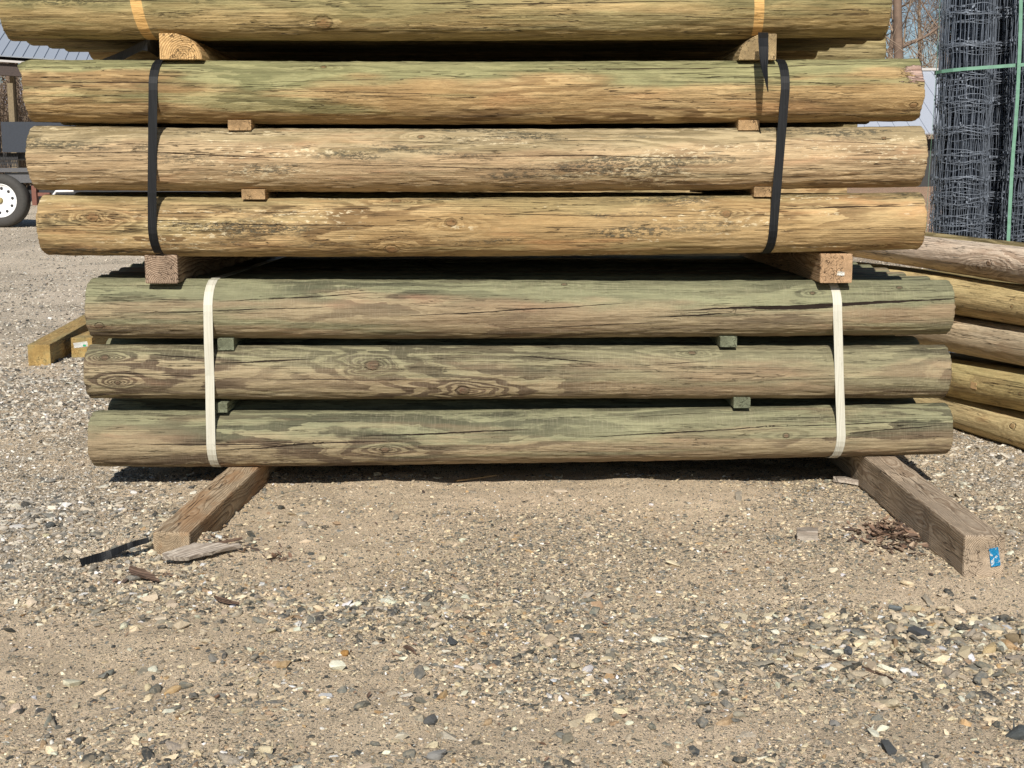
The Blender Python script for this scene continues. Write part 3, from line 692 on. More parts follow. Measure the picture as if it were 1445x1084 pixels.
# thin spacers (stickers) between the rows
GS = 'spacer sticks between the rows of posts'
for px0, px1, yb, hp, d, m_, lab in ((322, 354, 184, 14, 3.672, M_spt, 'small tan spacer stick at left, between first and second rows of the middle bundle'),
        (1042, 1071, 184, 14, 3.672, M_spt, 'small tan spacer at right under the first middle bundle row, striped by the strap shadow'),
        (341, 374, 281.5, 14, 3.672, M_spt, 'small tan spacer stick at left, between second and third rows of the middle bundle'),
        (1064, 1091, 278, 14, 3.672, M_spt, 'small tan spacer half behind the right black strap, above the lowest middle bundle row'),
        (307, 330, 494.5, 17, 3.73, M_spg, 'small green spacer beside the left cream strap, under the first lower bundle row'),
        (1016, 1040, 490, 15, 3.73, M_spg, 'small green spacer stick at right, between first and second rows of the lower bundle'),
        (305, 321, 582.5, 14, 3.73, M_spg, 'narrow green spacer beside the left cream strap, on the bottom post of the stack'),
        (1035, 1059, 576, 15, 3.73, M_spg, 'small green spacer stick at right, between second and third rows of the lower bundle')):
    h_ = hp / FPX * d; A = P((px0 + px1) / 2, yb, d) + Vector((0, 0, h_ / 2))
    o = beam('spacer', A, (A.x, 1.22, A.z), (px1 - px0) / FPX * d, h_, m_, int(px0), off=.0012, n=10, rough=.0006); tag(o, lab, 'spacer', GS)

# ================================================================== STRAPS
def ribbon(name, pts, wvec, w_, mat, th=.0012, parent=None):
    """flat band of real thickness through pts; wvec = direction(s) of its width"""
    pts = [Vector(p) for p in pts]; n = len(pts); vs = []; fs = []
    for i, p in enumerate(pts):
        wv = Vector(wvec[i] if isinstance(wvec, list) else wvec).normalized(); ww = w_[i] if isinstance(w_, list) else w_
        t = pts[min(i + 1, n - 1)] - pts[max(i - 1, 0)]; t = t.normalized() if t.length > 1e-7 else Vector((0, 0, 1))
        nn_ = t.cross(wv); nn_ = nn_.normalized() if nn_.length > 1e-6 else Vector((0, 1, 0)); wv = nn_.cross(t).normalized() if abs(t.dot(wv)) > .2 else wv
        for k in range(5): vs.append(p + wv * ww * (k / 4 - .5) + nn_ * th / 2)
        for k in range(5): vs.append(p + wv * ww * (.5 - k / 4) - nn_ * th / 2)
    for i in range(n - 1):
        for k in range(10): fs.append((i * 10 + k, i * 10 + (k + 1) % 10, (i + 1) * 10 + (k + 1) % 10, (i + 1) * 10 + k))
    fs += [tuple(range(10))[::-1], tuple(range((n - 1) * 10, n * 10))]
    me = bpy.data.meshes.new(name); me.from_pydata([tuple(v) for v in vs], [], fs); me.update()
    bm = bmesh.new(); bm.from_mesh(me); bmesh.ops.recalc_face_normals(bm, faces=bm.faces); bm.to_mesh(me); bm.free(); me.materials.append(mat)
    return link(name, me, parent)
def smooth_path(pts, n=4):
    out = []
    for i in range(len(pts) - 1):
        p0, p1, p2, p3 = pts[max(i - 1, 0)], pts[i], pts[i + 1], pts[min(i + 2, len(pts) - 1)]
        for k in range(n):
            t = k / n; out.append(.5 * ((2 * p1) + (p2 - p0) * t + (2 * p0 - 5 * p1 + 4 * p2 - p3) * t * t + (3 * p1 - p0 - 3 * p2 + p3) * t ** 3))
    return out + [pts[-1]]
def bundle_strap(name, keys, xt, xb, w_, mat, label, group, bulge=0.0, top_dx=0.0, bot_dx=0.0):
    d = POST[keys[0]]['A'].y - CAM.y; pts = []
    kt, kb = POST[keys[0]]['obj']['py'], POST[keys[-1]]['obj']['py']; X0 = P(xt, kt, d - .084).x; X1 = P(xb, kb, d - .084).x
    eps = .0022; nk = len(keys)
    ax, r = axis(keys[0], X0); yb_ = ax.y + PIT * 7
    pts.append(Vector((X0 + top_dx * 3, yb_, ax.z + r + eps))); pts.append(Vector((X0 + top_dx * 1.6, ax.y + .10, ax.z + r + eps)))
    for a in (90, 72, 54, 38, 24, 12): pts.append(Vector((X0 + top_dx * (a / 90) ** 2, ax.y - (r + eps) * math.cos(R(a)), ax.z + (r + eps) * math.sin(R(a)))))
    for i, k in enumerate(keys):
        t = i / (nk - 1); Xk = X0 + (X1 - X0) * t; a_, r_ = axis(k, Xk)
        pts.append(Vector((Xk, a_.y - r_ - eps, a_.z)))
        if i < nk - 1:
            a2, r2 = axis(keys[i + 1], Xk); pts.append(Vector((Xk + (X1 - X0) * .5 / (nk - 1) + bulge, min(a_.y - r_, a2.y - r2) - eps, (a_.z + a2.z) / 2)))
    for a in (-12, -24, -38, -54, -72, -90): pts.append(Vector((X1 + bot_dx * (a / 90) ** 2, a_.y - (r_ + eps) * math.cos(R(a)), a_.z + (r_ + eps) * math.sin(R(a)))))
    pts.append(Vector((X1 + bot_dx * 1.3, a_.y + .2, a_.z - r_ - eps))); pts.append(Vector((X1 + bot_dx * 1.3, yb_, a_.z - r_ - eps)))
    pts.append(Vector((X0, yb_ + .088, a_.z))); pts.append(Vector((X0 + top_dx * 3, yb_ + .088, axis(keys[0], X0)[0].z))); pts.append(pts[0] + Vector((0, 0, .002)))
    o = ribbon(name, pts, (1, 0, 0), w_, mat); return tag(o, label, 'strap', group)
MKS, LKS = ['mid1', 'mid2', 'mid3'], ['low1', 'low2', 'low3']
bundle_strap('strap', MKS, 216.3, 214.5, .0235, M_black, 'black plastic strap round the left end of the middle bundle', 'black straps round the middle bundle', 0, .009, .008)
bundle_strap('strap', MKS, 1108, 1092, .0235, M_black, 'black plastic strap round the right end of the middle bundle', 'black straps round the middle bundle', 0, -.005, -.010)
bundle_strap('strap', LKS, 293.5, 297, .025, M_white, 'cream fabric strap round the left end of the lower bundle', 'cream straps round the lower bundle', 0, .006, .003)
bundle_strap('strap', LKS, 1182.5, 1188, .0245, M_white, 'cream fabric strap round the right end of the lower bundle', 'cream straps round the lower bundle', 0, -.008, -.012)
# loose strap end over the left part of the middle bundle
pts = smooth_path([P(140, 92, 3.98), P(172, 79, 3.86), P(198, 66, 3.78), P(210, 63, 3.76), P(226, 72, 3.86)], 5)
tag(ribbon('loose_strap', pts, [(.35, .3, .85)] * len(pts), .036, M_greys, .0012), 'loose black strap end curling up beside the left half log', 'strap')
# strap tail hanging at right
pts = [P(1077, 46, 3.60), P(1077, 54, 3.575), P(1077.5, 66, 3.56), P(1078, 80, 3.55), P(1078.5, 95, 3.54), P(1081, 110, 3.535), P(1082.5, 122, 3.53), P(1083.8, 130, 3.53)]
wv = [(1, 0, 0), (1, 0, 0), (1, .1, 0), (1, .2, 0), (1, .5, 0), (.8, .9, 0), (.5, 1, 0), (.4, 1, 0)]
tag(ribbon('strap_tail', pts, wv, [.026, .026, .026, .024, .021, .018, .014, .006], M_black, .0012), 'cut black strap tail hanging down over the right half log', 'strap')

# ================================================================== POLE PILE (right)
pp = [('pile1', 375, 342, (.92, .74, .57), (.46, .31, .21), (.70, .62, .50), .058, 'grey pink knotty pole, topmost of the pile under the wire rolls', [(.35, .0, .011), (.28, -.02, .009)]),
      ('pile2', 431, 400, (.82, .62, .31), (.48, .32, .13), (.66, .56, .28), .064, 'yellow pole second from the top of the pile at right', [(.42, -.01, .007), (.25, .0, .007)]),
      ('pile3', 488, 450, (.70, .55, .36), (.34, .24, .14), (.62, .56, .43), .063, 'pole with silvery top, third down in the right pile', []),
      ('pile4', 551, 513, (.60, .47, .22), (.33, .23, .10), (.50, .46, .22), .067, 'olive pole with a small pale label, fourth down in the pile at right', [(.30, .0, .006)]),
      ('pile5', 611, 575, (.64, .51, .27), (.35, .24, .12), (.52, .48, .28), .062, 'yellow brown pole with two orange knots, at the bottom of the right pile', [(.245, .022, .011), (.235, -.028, .008)])]
for k, (nm, y1, y0, a, b, gr, r, lab, kn) in enumerate(pp):
    POLEK[nm] = kn
    m_ = pole_mat(nm, a, b, gr, 5.1 + k * 2.3); d1, d0 = 4.36, (5.60 if k == 0 else 5.35)
    B = P(1445, y1, d1); A = P(1205 + (0 if k == 0 else 18), y0, d0)
    if k == 4: A.z = B.z = max(B.z, .052)
    v = (B - A).normalized(); L = 2.3; A0 = A - v * .35; C_ = A0 + v * L / 2
    me = post_mesh('pole', L, r, r * 1.02, 150, 72, 40 + k, [m_, M_end], 0, rough=.001, knots=kn)
    o = link('pole', me); o.location = C_
    o.rotation_euler = (0, -math.atan2(v.z, math.hypot(v.x, v.y)), math.atan2(v.y, v.x))
    tag(o, lab, 'pole', 'poles of the pile at right')
    if k == 3:
        q = P(1378, 545, 4.52); bm = bmesh.new()
        mb = MB(); mb.box((0, 0, 0), (.034, .0012, .022)); lo = mb.build('label', simple('label_orange', (.60, .40, .2), .6, 0, .12), None)
        lo.parent = o; lo.matrix_parent_inverse = (Matrix.Translation(C_) @ o.rotation_euler.to_matrix().to_4x4()).inverted()
        an = math.atan2(v.y, v.x); nrm = Vector((-math.sin(an), math.cos(an), 0)); nrm = -nrm if nrm.y > 0 else nrm
        t = (q - C_).dot(v); ce = C_ + v * t; lo.location = ce + nrm * (r * 1.015 + .0005) ; lo.rotation_euler = (0, 0, an)
    if k < 4:                                   # a second column behind
        me2 = BK['m'][k % 3]; o2 = link('pole', me2); off = Vector((v.y, -v.x, 0)).normalized() * (-.14)
        if off.y < 0: off = -off
        o2.location = C_ + off; o2.rotation_euler = o.rotation_euler; o2.scale = (L / 2.44, r / .082, r / .082)
        tag(o2, 'rear pole of right pile, %s from top' % ['first', 'second', 'third', 'fourth'][k], 'pole', 'poles of the pile at right')

# ================================================================== WIRE ROLLS
M_wire = simple('galvanised_wire', (.17, .195, .235), .45, .3, .45, .5); M_wiref = simple('shaded_wire', (.14, .16, .195), .45, .3, .4, .5); M_wired = simple('shade_toned_wire', (.028, .036, .052), .45, .3, .3, .4)  # shade painted in: darker wire colours for the rear rolls and inner turns
ZR = [P(1350, y_, 5.82).z - .12 for y_ in (345, 336, 309, 279, 250, 218, 177, 140, 103, 56, 10, -37, -84)]
ZR[0] = .15; ZR.insert(0, 0.0)
def wire_roll(c, Rr, H, seed, label, lit=True):
    rr = random.Random(seed); t = empty('wire_roll', c); tag(t, label, 'wire roll', 'rolls of woven wire fence')
    hs = [0.0]; st = .085
    hs = list(ZR)
    H = hs[-1]
    mb = MB(); turns = 7
    for k in range(turns):
        r = Rr * (1 - k * .085); nst = int(2 * math.pi * r / .019) if k < 3 else int(2 * math.pi * r / .015)
        a0 = rr.uniform(0, 6); shift = rr.uniform(-.035, .035) if k else 0.0
        for j in range(nst):
            a = a0 + 2 * math.pi * (j + rr.uniform(-.35, .35)) / nst; p = []
            for q, h in enumerate(hs):
                aa = a + rr.uniform(-.05, .05); r2 = r + rr.uniform(-.004, .004)
                p.append((r2 * math.cos(aa), r2 * math.sin(aa), h + shift))
                if q < len(hs) - 1: p.append((r2 * math.cos(aa + .01), r2 * math.sin(aa + .01), h + shift + (hs[q + 1] - h) * .5))
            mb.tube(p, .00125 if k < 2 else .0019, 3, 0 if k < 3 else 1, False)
        for q, h in enumerate(hs):
            for rep in range(3):
                hh = h + shift + rr.uniform(-.032, .032); ph = rr.uniform(0, 6); n = 26
                p = [((r + .0015) * math.cos(2 * math.pi * i / n), (r + .0015) * math.sin(2 * math.pi * i / n), hh + .006 * math.sin(ph + i * .9) + rr.uniform(-.003, .003)) for i in range(n + 1)]
                mb.tube(p, .0015, 3, 0 if k < 3 else 1, False)
            if k < 2:
                for j in range(int(nst * .8)):
                    a = rr.uniform(0, 6.283); hh = h + shift + rr.uniform(-.012, .012)
                    mb.box(((r + .003) * math.cos(a), (r + .003) * math.sin(a), hh), (.005, .005, .009), Matrix.Rotation(a, 3, 'Z'))
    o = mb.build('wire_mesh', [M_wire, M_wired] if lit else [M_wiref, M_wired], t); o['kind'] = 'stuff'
    # rolled core seen through the mesh, shade put into its dark wire colour
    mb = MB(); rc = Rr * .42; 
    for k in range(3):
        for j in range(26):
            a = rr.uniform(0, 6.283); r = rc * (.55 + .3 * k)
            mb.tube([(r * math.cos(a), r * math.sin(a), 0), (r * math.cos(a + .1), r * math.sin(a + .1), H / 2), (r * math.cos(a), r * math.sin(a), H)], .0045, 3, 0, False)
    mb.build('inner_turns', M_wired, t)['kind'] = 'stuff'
    return t, H
dR = 5.95
def rollpos(px, d, z=.12): q = P(px, 400, d); return (q.x, q.y, z)
wire_roll(rollpos(1347, dR), .118, 1.75, 1, 'wire fence roll nearest the post ends, a thin green strap down its left side')
wire_roll(rollpos(1450, dR - .02), .126, 1.75, 2, 'wire fence roll cut off by the right picture edge, green strap down its front')
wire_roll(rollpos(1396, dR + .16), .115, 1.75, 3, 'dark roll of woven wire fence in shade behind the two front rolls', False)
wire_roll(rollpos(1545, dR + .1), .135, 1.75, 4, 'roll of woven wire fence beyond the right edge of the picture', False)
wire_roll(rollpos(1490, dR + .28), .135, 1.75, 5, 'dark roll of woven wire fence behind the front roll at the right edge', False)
GG = 'green straps round the wire rolls'
c1 = Vector(rollpos(1347, dR)); c2 = Vector(rollpos(1450, dR - .02)); z1 = P(1318, 100, dR - .1).z; z2 = P(1445, 91, dR - .1).z
pts = [c1 + Vector((-.130 * math.cos(R(a)), -.130 * math.sin(R(a)), 0)) for a in (-60, -30, 0, 25, 50, 75, 90)] + [c2 + Vector((.147 * math.cos(R(a)) * -1, -.130 * math.sin(R(a)), 0)) for a in (90, 120, 150)]
for p in pts: p.z = z1 + (z2 - z1) * (p.x - c1.x + .130) / .40
tag(ribbon('green_strap', pts, (0, 0, 1), .014, M_gstrap, .001), 'green strap running level round the wire rolls', 'strap', GG)
pts = smooth_path([P(1441, -60, dR - .165), P(1440, 40, dR - .165), P(1435, 150, dR - .165), P(1428, 240, dR - .165), P(1420, 400, dR - .165)], 3)
tag(ribbon('green_strap', pts, (1, 0, .06), .015, M_gstrap, .001), 'upright green strap in front of the roll at the right edge', 'strap', GG)
pts = smooth_path([P(1328, -60, dR - .02), P(1325, 40, dR - .02), P(1315, 190, dR - .02), P(1309, 280, dR - .02), P(1305, 400, dR - .02)], 3)
tag(ribbon('green_strap', pts, (.35, 1, 0), .010, M_gstrap, .001), 'thin upright green strap on the left side of the wire rolls', 'strap', GG)
mb = MB()
pc = P(1420, 400, dR); pal_ = empty('pallet', (pc.x, pc.y + .12, 0)); tag(pal_, 'low wooden pallet under the wire rolls, hidden behind the pole pile', 'pallet')
for k in range(7): m2 = MB(); m2.box((-.42 + k * .14, 0, .105), (.10, .9, .018)); m2.build('slat', M_grey, pal_)
for k in range(3): m2 = MB(); m2.box((0, -.4 + k * .4, .048), (.95, .08, .094)); m2.build('bearer_block', M_grey, pal_)

# ================================================================== TIMBERS ON THE LEFT
def short_timber(corners, d, A_px, back_px, back_d, lab, seed):
    pass
def ltimber(px, py_bot, d, w_, pxb, db, lab, seed):
    A = Pg(px, py_bot); A.z = gz(A.x, A.y) - .004 + w_ / 2
    B = Pg(pxb, db); B.z = gz(B.x, B.y) + w_ / 2
    o = beam('square_timber', A, B, w_, w_, M_yel, seed, off=.003); return tag(o, lab, 'timber', 'loose yellow timbers at left'), A, B
t1, a1, b1_ = ltimber(56, 516, 0, .104, 205, 424, 'yellow square timber lying on the gravel at far left, nearest the picture edge', 21)
t2, a2, b2_ = ltimber(116, 505, 0, .104, 275, 430, 'yellow square timber with a white and green label on its end, right of its twin', 22)
lab = card('label', t2, (-(b2_ - a2).length / 2 - .0015, .004, .018), .070, .026, simple('label_paper', (.85, .86, .84), .5, 0, .03), R(-7))
m2 = MB(); m2.box((0, 0, 0), (.0008, .014, .009)); q = m2.build('print', simple('label_green_ink', (.02, .32, .14), .5), lab); q.location = (-.0022, -.019, -.0035)

# ================================================================== DEBRIS
# scrap of black strap standing on edge
pts = []
for px, py in ((114, 799), (128, 794), (143, 789), (157, 784), (168, 779), (180, 774), (195, 769), (210, 765)):
    q = Pg(px, py - 3, .008); pts.append(q)
tag(ribbon('strap_scrap', smooth_path(pts, 2), (0.05, .35, 1), [.024 - .0009 * i for i in range(15)], M_black, .0014), 'scrap of black strap on edge in the gravel by the left timber end', 'strap')
# weathered splinter
def slab(name, px0, py0, px1, py1, w_, th, mat, lab, cat, zoff=.012, seed=1, tilt=0.0, dz=0.0):
    A = Pg(px0, py0); B = Pg(px1, py1); A.z = gz(A.x, A.y) + zoff; B.z = gz(B.x, B.y) + zoff + dz
    rr = random.Random(seed); v = B - A; L = v.length; bm = bmesh.new(); n = 16; rings = []; cu = rr.uniform(-.5, .5)
    for i in range(n + 1):
        t = i / n; a0 = -1 + (1.7 * max(0, .22 - t) / .22 * rr.uniform(.7, 1)) + rr.uniform(-.12, .12); a1 = 1 - 1.8 * max(0, t - .45) / .55 * rr.uniform(.9, 1.05) + rr.uniform(-.14, .14)
        if a1 - a0 < .12: a1 = a0 + .12
        x = (t - .5) * L; b_ = .012 * (t - .5) ** 2 * 4 * cu; am = (a0 + a1) / 2
        rings.append([bm.verts.new((x + rr.uniform(-.002, .002), y * w_ / 2, z * th / 2 + b_ + abs(y - am) * w_ * .10)) for y, z in ((a0, -1), (am, -1), (a1, -1), (a1, 1), (am, 1.3), (a0, 1))])
    for i in range(n):
        for j in range(6): bm.faces.new((rings[i][j], rings[i + 1][j], rings[i + 1][(j + 1) % 6], rings[i][(j + 1) % 6]))
    bm.faces.new(rings[0]); bm.faces.new(rings[-1]); bmesh.ops.recalc_face_normals(bm, faces=bm.faces)
    me = bpy.data.meshes.new(name); bm.to_mesh(me); bm.free(); me.materials.append(mat); o = link(name, me); o.location = (A + B) / 2
    o.rotation_euler = (Matrix.Rotation(math.atan2(v.y, v.x), 3, 'Z') @ Matrix.Rotation(-math.atan2(v.z, math.hypot(v.x, v.y)), 3, 'Y') @ Matrix.Rotation(tilt, 3, 'X')).to_euler()
    return tag(o, lab, cat)
slab('wood_splinter', 236, 803, 334, 776, .040, .010, M_grey, 'weathered grey wood splinter lying by the left timber end', 'wood scrap', .022, 3, .45)
slab('wood_splinter', 262, 779, 340, 768, .012, .006, M_bark, 'thin dark splinter behind the grey one', 'wood scrap', .018, 4)
slab('bark_piece', 180, 812, 230, 824, .022, .004, M_bark, 'curled reddish bark flake below the left timber end', 'bark', .012, 5, .5)
slab('bark_piece', 300, 850, 340, 858, .012, .005, M_bark, 'slim brown bark flake in the gravel below the grey splinter', 'bark', .008, 6)
slab('wood_chip', 1176, 682, 1213, 686, .022, .014, M_grey, 'small tan wood chip against the right timber near the stack', 'wood scrap', .012, 7)
slab('wood_chip', 568, 916, 590, 926, .010, .003, M_bark, 'brown leaf shaped bark chip in the open gravel', 'bark', .008, 8)
slab('twig', 1182, 934, 1260, 962, .005, .004, M_bark, 'brown twig half buried in front of the stone heap at right', 'twig', .006, 9)
slab('twig', 645, 682, 700, 674, .004, .003, simple('straw', (.45, .28, .12), .7), 'thin straw coloured twig at the edge of the stack shadow', 'twig', .006, 10)
q = Pg(1139, 762); blk = beam('wood_block', (q.x - .024, q.y + .01, gz(q.x, q.y) + .012), (q.x + .026, q.y, gz(q.x, q.y) + .014), .040, .026, M_grey, 31, off=.002, n=4)
tag(blk, 'small grooved wood block half buried in the gravel between the timbers', 'wood scrap')

# leaf litter
M_leaf = (lambda g: g.done(g.ramp(g.attr('lc', out='Fac'), [(0, (.05, .035, .028)), (.3, (.12, .075, .05)), (.55, (.21, .125, .08)), (.75, (.27, .19, .13)), (1, (.42, .32, .22))]), .8, g.bump(g.noise(g.obj(), 300, 3), .001, 1)))(G('dead_leaves'))
def leaves(name, spots, lab, seed):
    rr = random.Random(seed); vs = []; fs = []; lc = []
    for (px, py, sx_, sy_, n, size) in spots:
        c = Pg(px, py)
        for _ in range(n):
            x = c.x + rr.gauss(0, sx_); y = c.y + rr.gauss(0, sy_); L = size * rr.uniform(.5, 1.3); W = L * rr.uniform(.18, .5); rz = rr.uniform(0, 6.28)
            lift = math.exp(-((x - c.x) / sx_) ** 2 - ((y - c.y) / sy_) ** 2) * size * .5 * rr.random()
            M = Matrix.Translation((x, y, gz(x, y) + .003 + lift)) @ Euler((rr.gauss(0, .45), rr.gauss(0, .35), rz)).to_matrix().to_4x4()
            curl = rr.uniform(-.5, .9); b0 = len(vs); t_ = rr.random()
            for i in range(5):
                t = i / 4; ww = W * math.sin(math.pi * (.08 + .84 * t)) ** .8
                for j in (-1, 0, 1): vs.append(tuple(M @ Vector(((t - .5) * L, j * ww / 2, curl * L * ((t - .5) ** 2) + abs(j) * ww * .25)))); lc.append(t_)
            for i in range(4):
                for j in range(2): k = b0 + i * 3 + j; fs.append((k, k + 3, k + 4, k + 1))
    me = bpy.data.meshes.new(name); me.from_pydata(vs, [], fs); me.materials.append(M_leaf)
    a = me.attributes.new('lc', 'FLOAT', 'POINT'); a.data.foreach_set('value', lc)
    return tag(link(name, me), lab, 'leaf litter', kind='stuff')
leaves('leaf_litter', [(1264, 755, .042, .045, 190, .031), (1285, 745, .04, .04, 80, .028), (1240, 742, .04, .03, 70, .02), (1330, 785, .05, .03, 30, .016), (1275, 775, .05, .03, 40, .02)], 'heap of dead brown leaves and bark against the right timber', 5)
leaves('leaf_scraps', [(395, 788, .018, .012, 14, .022), (320, 772, .05, .03, 40, .02), (215, 818, .06, .02, 24, .018), (500, 780, 1.0, .5, 110, .013), (1180, 770, .25, .12, 60, .015), (150, 960, .5, .3, 60, .014), (900, 960, .8, .3, 90, .012)], 'small dry leaf and bark scraps scattered over the gravel', 6)

# hero stones one can point at
hs_ = [(551, 848, .0125, (.80, .74, .58), 'pale cream pebble standing out in the middle left of the gravel'), (421, 883, .013, (.85, .83, .78), 'chalk white stone left of the middle of the gravel'),
       (1176, 807, .011, (.78, .70, .52), 'cream pebble in the sand left of the right timber end'), (1101, 817, .010, (.74, .66, .5), 'small cream stone left of the cream pebble'),
       (487, 925, .013, (.46, .25, .08), 'rusty orange stone in the gravel at lower left'), (638, 908, .017, (.09, .095, .1), 'long dark slate stone right of the rusty stone'),
       (194, 784, .012, (.62, .55, .42), 'pale stone leaning on the left timber end'), (245, 784, .014, (.74, .70, .62), 'white stone right below the left timber end'),
       (180, 778, .013, (.40, .37, .32), 'grey stone beside the black strap scrap'), (222, 790, .013, (.56, .5, .4), 'buff stone among those at the left timber end'), (205, 772, .012, (.66, .58, .42), 'yellowish stone between strap scrap and left timber end'),
       (1300, 900, .024, (.10, .105, .11), 'big dark grey stone in the heap at right'), (1348, 903, .016, (.66, .56, .36), 'cream yellow stone at the top of the heap at right'),
       (1362, 925, .021, (.50, .42, .28), 'large buff stone in the middle of the heap at right'), (1397, 920, .019, (.56, .43, .24), 'ochre stone right of the large buff stone'),
       (1430, 905, .026, (.30, .23, .14), 'wide brown stone at the right picture edge'), (1287, 862, .018, (.60, .5, .32), 'angular cream stone on the back of the heap at right'),
       (1262, 862, .017, (.20, .22, .22), 'blue grey wedge stone on the back of the heap at right'), (1375, 875, .013, (.7, .6, .42), 'flat pale stone in the sand behind the heap'), (1400, 876, .014, (.15, .155, .16), 'dark stone in the sand behind the heap'),
       (1200, 922, .019, (.13, .14, .15), 'dark oval stone left of the heap'), (1192, 964, .012, (.72, .64, .48), 'round cream stone at lower right'), (1245, 968, .020, (.60, .53, .40), 'pale wedge stone at lower right'),
       (1435, 1040, .024, (.10, .11, .11), 'dark slab stone near the lower right corner'), (1180, 1022, .013, (.28, .27, .25), 'grey stone in the sand at lower right'), (1255, 1062, .017, (.09, .095, .095), 'dark stone at the bottom right'),
       (607, 1020, .016, (.12, .12, .115), 'dark flat stone at the bottom centre'), (567, 1042, .013, (.78, .71, .56), 'white stone near the bottom edge'), (617, 1070, .017, (.33, .32, .3), 'grey stone near the bottom edge'), (375, 1062, .018, (.72, .62, .42), 'cream stone near the bottom edge at left'), (573, 985, .012, (.76, .7, .58), 'pale oval stone above the dark flat one'),
       (65, 758, .012, (.62, .56, .36), 'yellowish pebble at far left'), (72, 745, .020, (.11, .115, .11), 'dark stone behind the yellowish pebble at far left'), (300, 932, .014, (.3, .28, .24), 'grey stone in the sand at left')]
stm = [v.data for v in vcol.objects]
for k, (px, py, r, c, lab) in enumerate(hs_):
    q = Pg(px, py); o = link('stone', stm[(k * 5) % 14].copy()); o.data.materials.clear(); o.data.materials.append(herostone_mat('stone_%02d' % k, c))
    o.location = (q.x, q.y, gz(q.x, q.y) + r * .32); o.scale = (r * 1.15, r, r * 1.0); rr = random.Random(k); o.rotation_euler = (rr.gauss(0, .2), rr.gauss(0, .2), rr.uniform(0, 6))
    tag(o, lab, 'stone', 'larger loose stones')

# ================================================================== BACKGROUND LEFT: trailer
M_tyre = simple('tyre_rubber', (.045, .042, .038), .8, 0, .2); M_rim = simple('rim_white', (.8, .8, .8), .35, 0, .03); M_hub = simple('hub_brass', (.3, .24, .1), .5, .3, .3)
M_slate = simple('trailer_slate_paint', (.018, .024, .036), .55, 0, .25); M_blk = simple('trailer_black_steel', (.02, .02, .022), .6, 0, .3); M_fend = simple('trailer_grey_fender', (.085, .085, .09), .5, 0, .2); M_red = simple('trailer_red_primer', (.16, .06, .04), .7, 0, .2)
dT = 20.0; wc = P(4, 283, dT); sc = dT / FPX
tr_ = empty('trailer', (wc.x, wc.y, gz(wc.x, wc.y))); tag(tr_, 'dark flatbed trailer with white spoked wheel behind the posts at left', 'trailer')
def tl_(px, py, dd=0.0): q = P(px, py, dT + dd); return q - Vector(tr_.location)
def lathe(prof, n=40):
    vs = []; fs = []; m_ = len(prof)
    for j in range(n):
        a = 2 * math.pi * j / n
        for (r, y) in prof: vs.append((r * math.cos(a), y, r * math.sin(a)))
    for j in range(n):
        for i in range(m_ - 1): fs.append((j * m_ + i, ((j + 1) % n) * m_ + i, ((j + 1) % n) * m_ + i + 1, j * m_ + i + 1))
    return vs, fs
for wx in (4, -84):
    wh = empty('wheel'); wh.parent = tr_; wh.location = tl_(wx, 283)
    rt = 37 * sc; mb = MB(); mb.add(*lathe([(rt * .60, -.10), (rt * .66, -.125), (rt * .86, -.13), (rt * .97, -.105), (rt, -.06), (rt, .06), (rt * .97, .1), (rt * .6, .12)])); mb.build('tyre', M_tyre, wh, True)
    mb = MB(); rr_ = rt * .635; mb.add(*lathe([(rr_, -.108), (rr_ * .97, -.118), (rr_ * .93, -.10), (rr_ * .86, -.085), (rr_ * .5, -.075), (rr_ * .3, -.105), (0.001, -.105)])); mb.build('rim', M_rim, wh, True)
    mb = MB(); mb.tube([(0, -.004, 0), (0, .003, 0)], .022, 10); hm = mb.mesh('rim_hole', M_blk)
    for k in range(10):
        a = 2 * math.pi * k / 10 + .2; r = rr_ * .72; link('rim_hole', hm, wh, (r * math.cos(a), -.085, r * math.sin(a)))
    mb = MB(); mb.tube([(0, -.14, 0), (0, -.10, 0)], [.035, .05], 12); mb.build('hub', M_hub, wh)
def tbox(name, x0, y0, x1, y1, mat, dd=0.0, th=.1):
    a = tl_(x0, y0, dd); b = tl_(x1, y1, dd); mb = MB(); mb.box(((a + b) / 2) + Vector((0, th / 2, 0)), (abs(b.x - a.x), th, abs(b.z - a.z))); return mb.build(name, mat, tr_)
tbox('side_panel', 1, 172, 100, 215, M_slate, -.15, .05); tbox('side_panel', 114, 174, 430, 214, M_slate, -.1, .05); tbox('side_panel', -160, 173, 0, 215, M_slate, -.15, .05)
tbox('deck', -170, 216, 440, 224, M_blk, 0, 2.0); tbox('fender', -40, 237, 55, 243, M_fend, -.1, .3); tbox('fender_side', 6, 243.5, 52, 258, M_fend, -.05, .04)
tbox('frame_rail', 38, 262, 430, 274, M_blk, .1, .12); tbox('axle_bracket', 44, 262, 52, 290, M_red, .0, .1); tbox('axle_bracket', 53, 272, 70, 277, M_red, -.02, .08)
mb = MB(); mb.tube([tl_(74, 277, -.2), tl_(79, 270, -.2), tl_(104, 269.5, -.2)], .017, 6); mb.build('jack_handle', M_rim, tr_)
tbox('upright', 100, 170, 108, 216, M_blk, -.18, .06); tbox('bulkhead', 300, 224, 430, 262, M_blk, .2, .1)
# steel mesh below the panel
mb = MB()
for k in range(14): a = tl_(-6 + k * 2.2, 216, -.05); b = tl_(-6 + k * 2.2 + 3, 236, -.05); mb.tube([a, b], .006, 3)
for k in range(14): a = tl_(-6 + k * 2.2 + 3, 216, -.06); b = tl_(-6 + k * 2.2, 236, -.06); mb.tube([a, b], .006, 3)
mb.build('mesh_gate', M_blk, tr_)['kind'] = 'stuff'

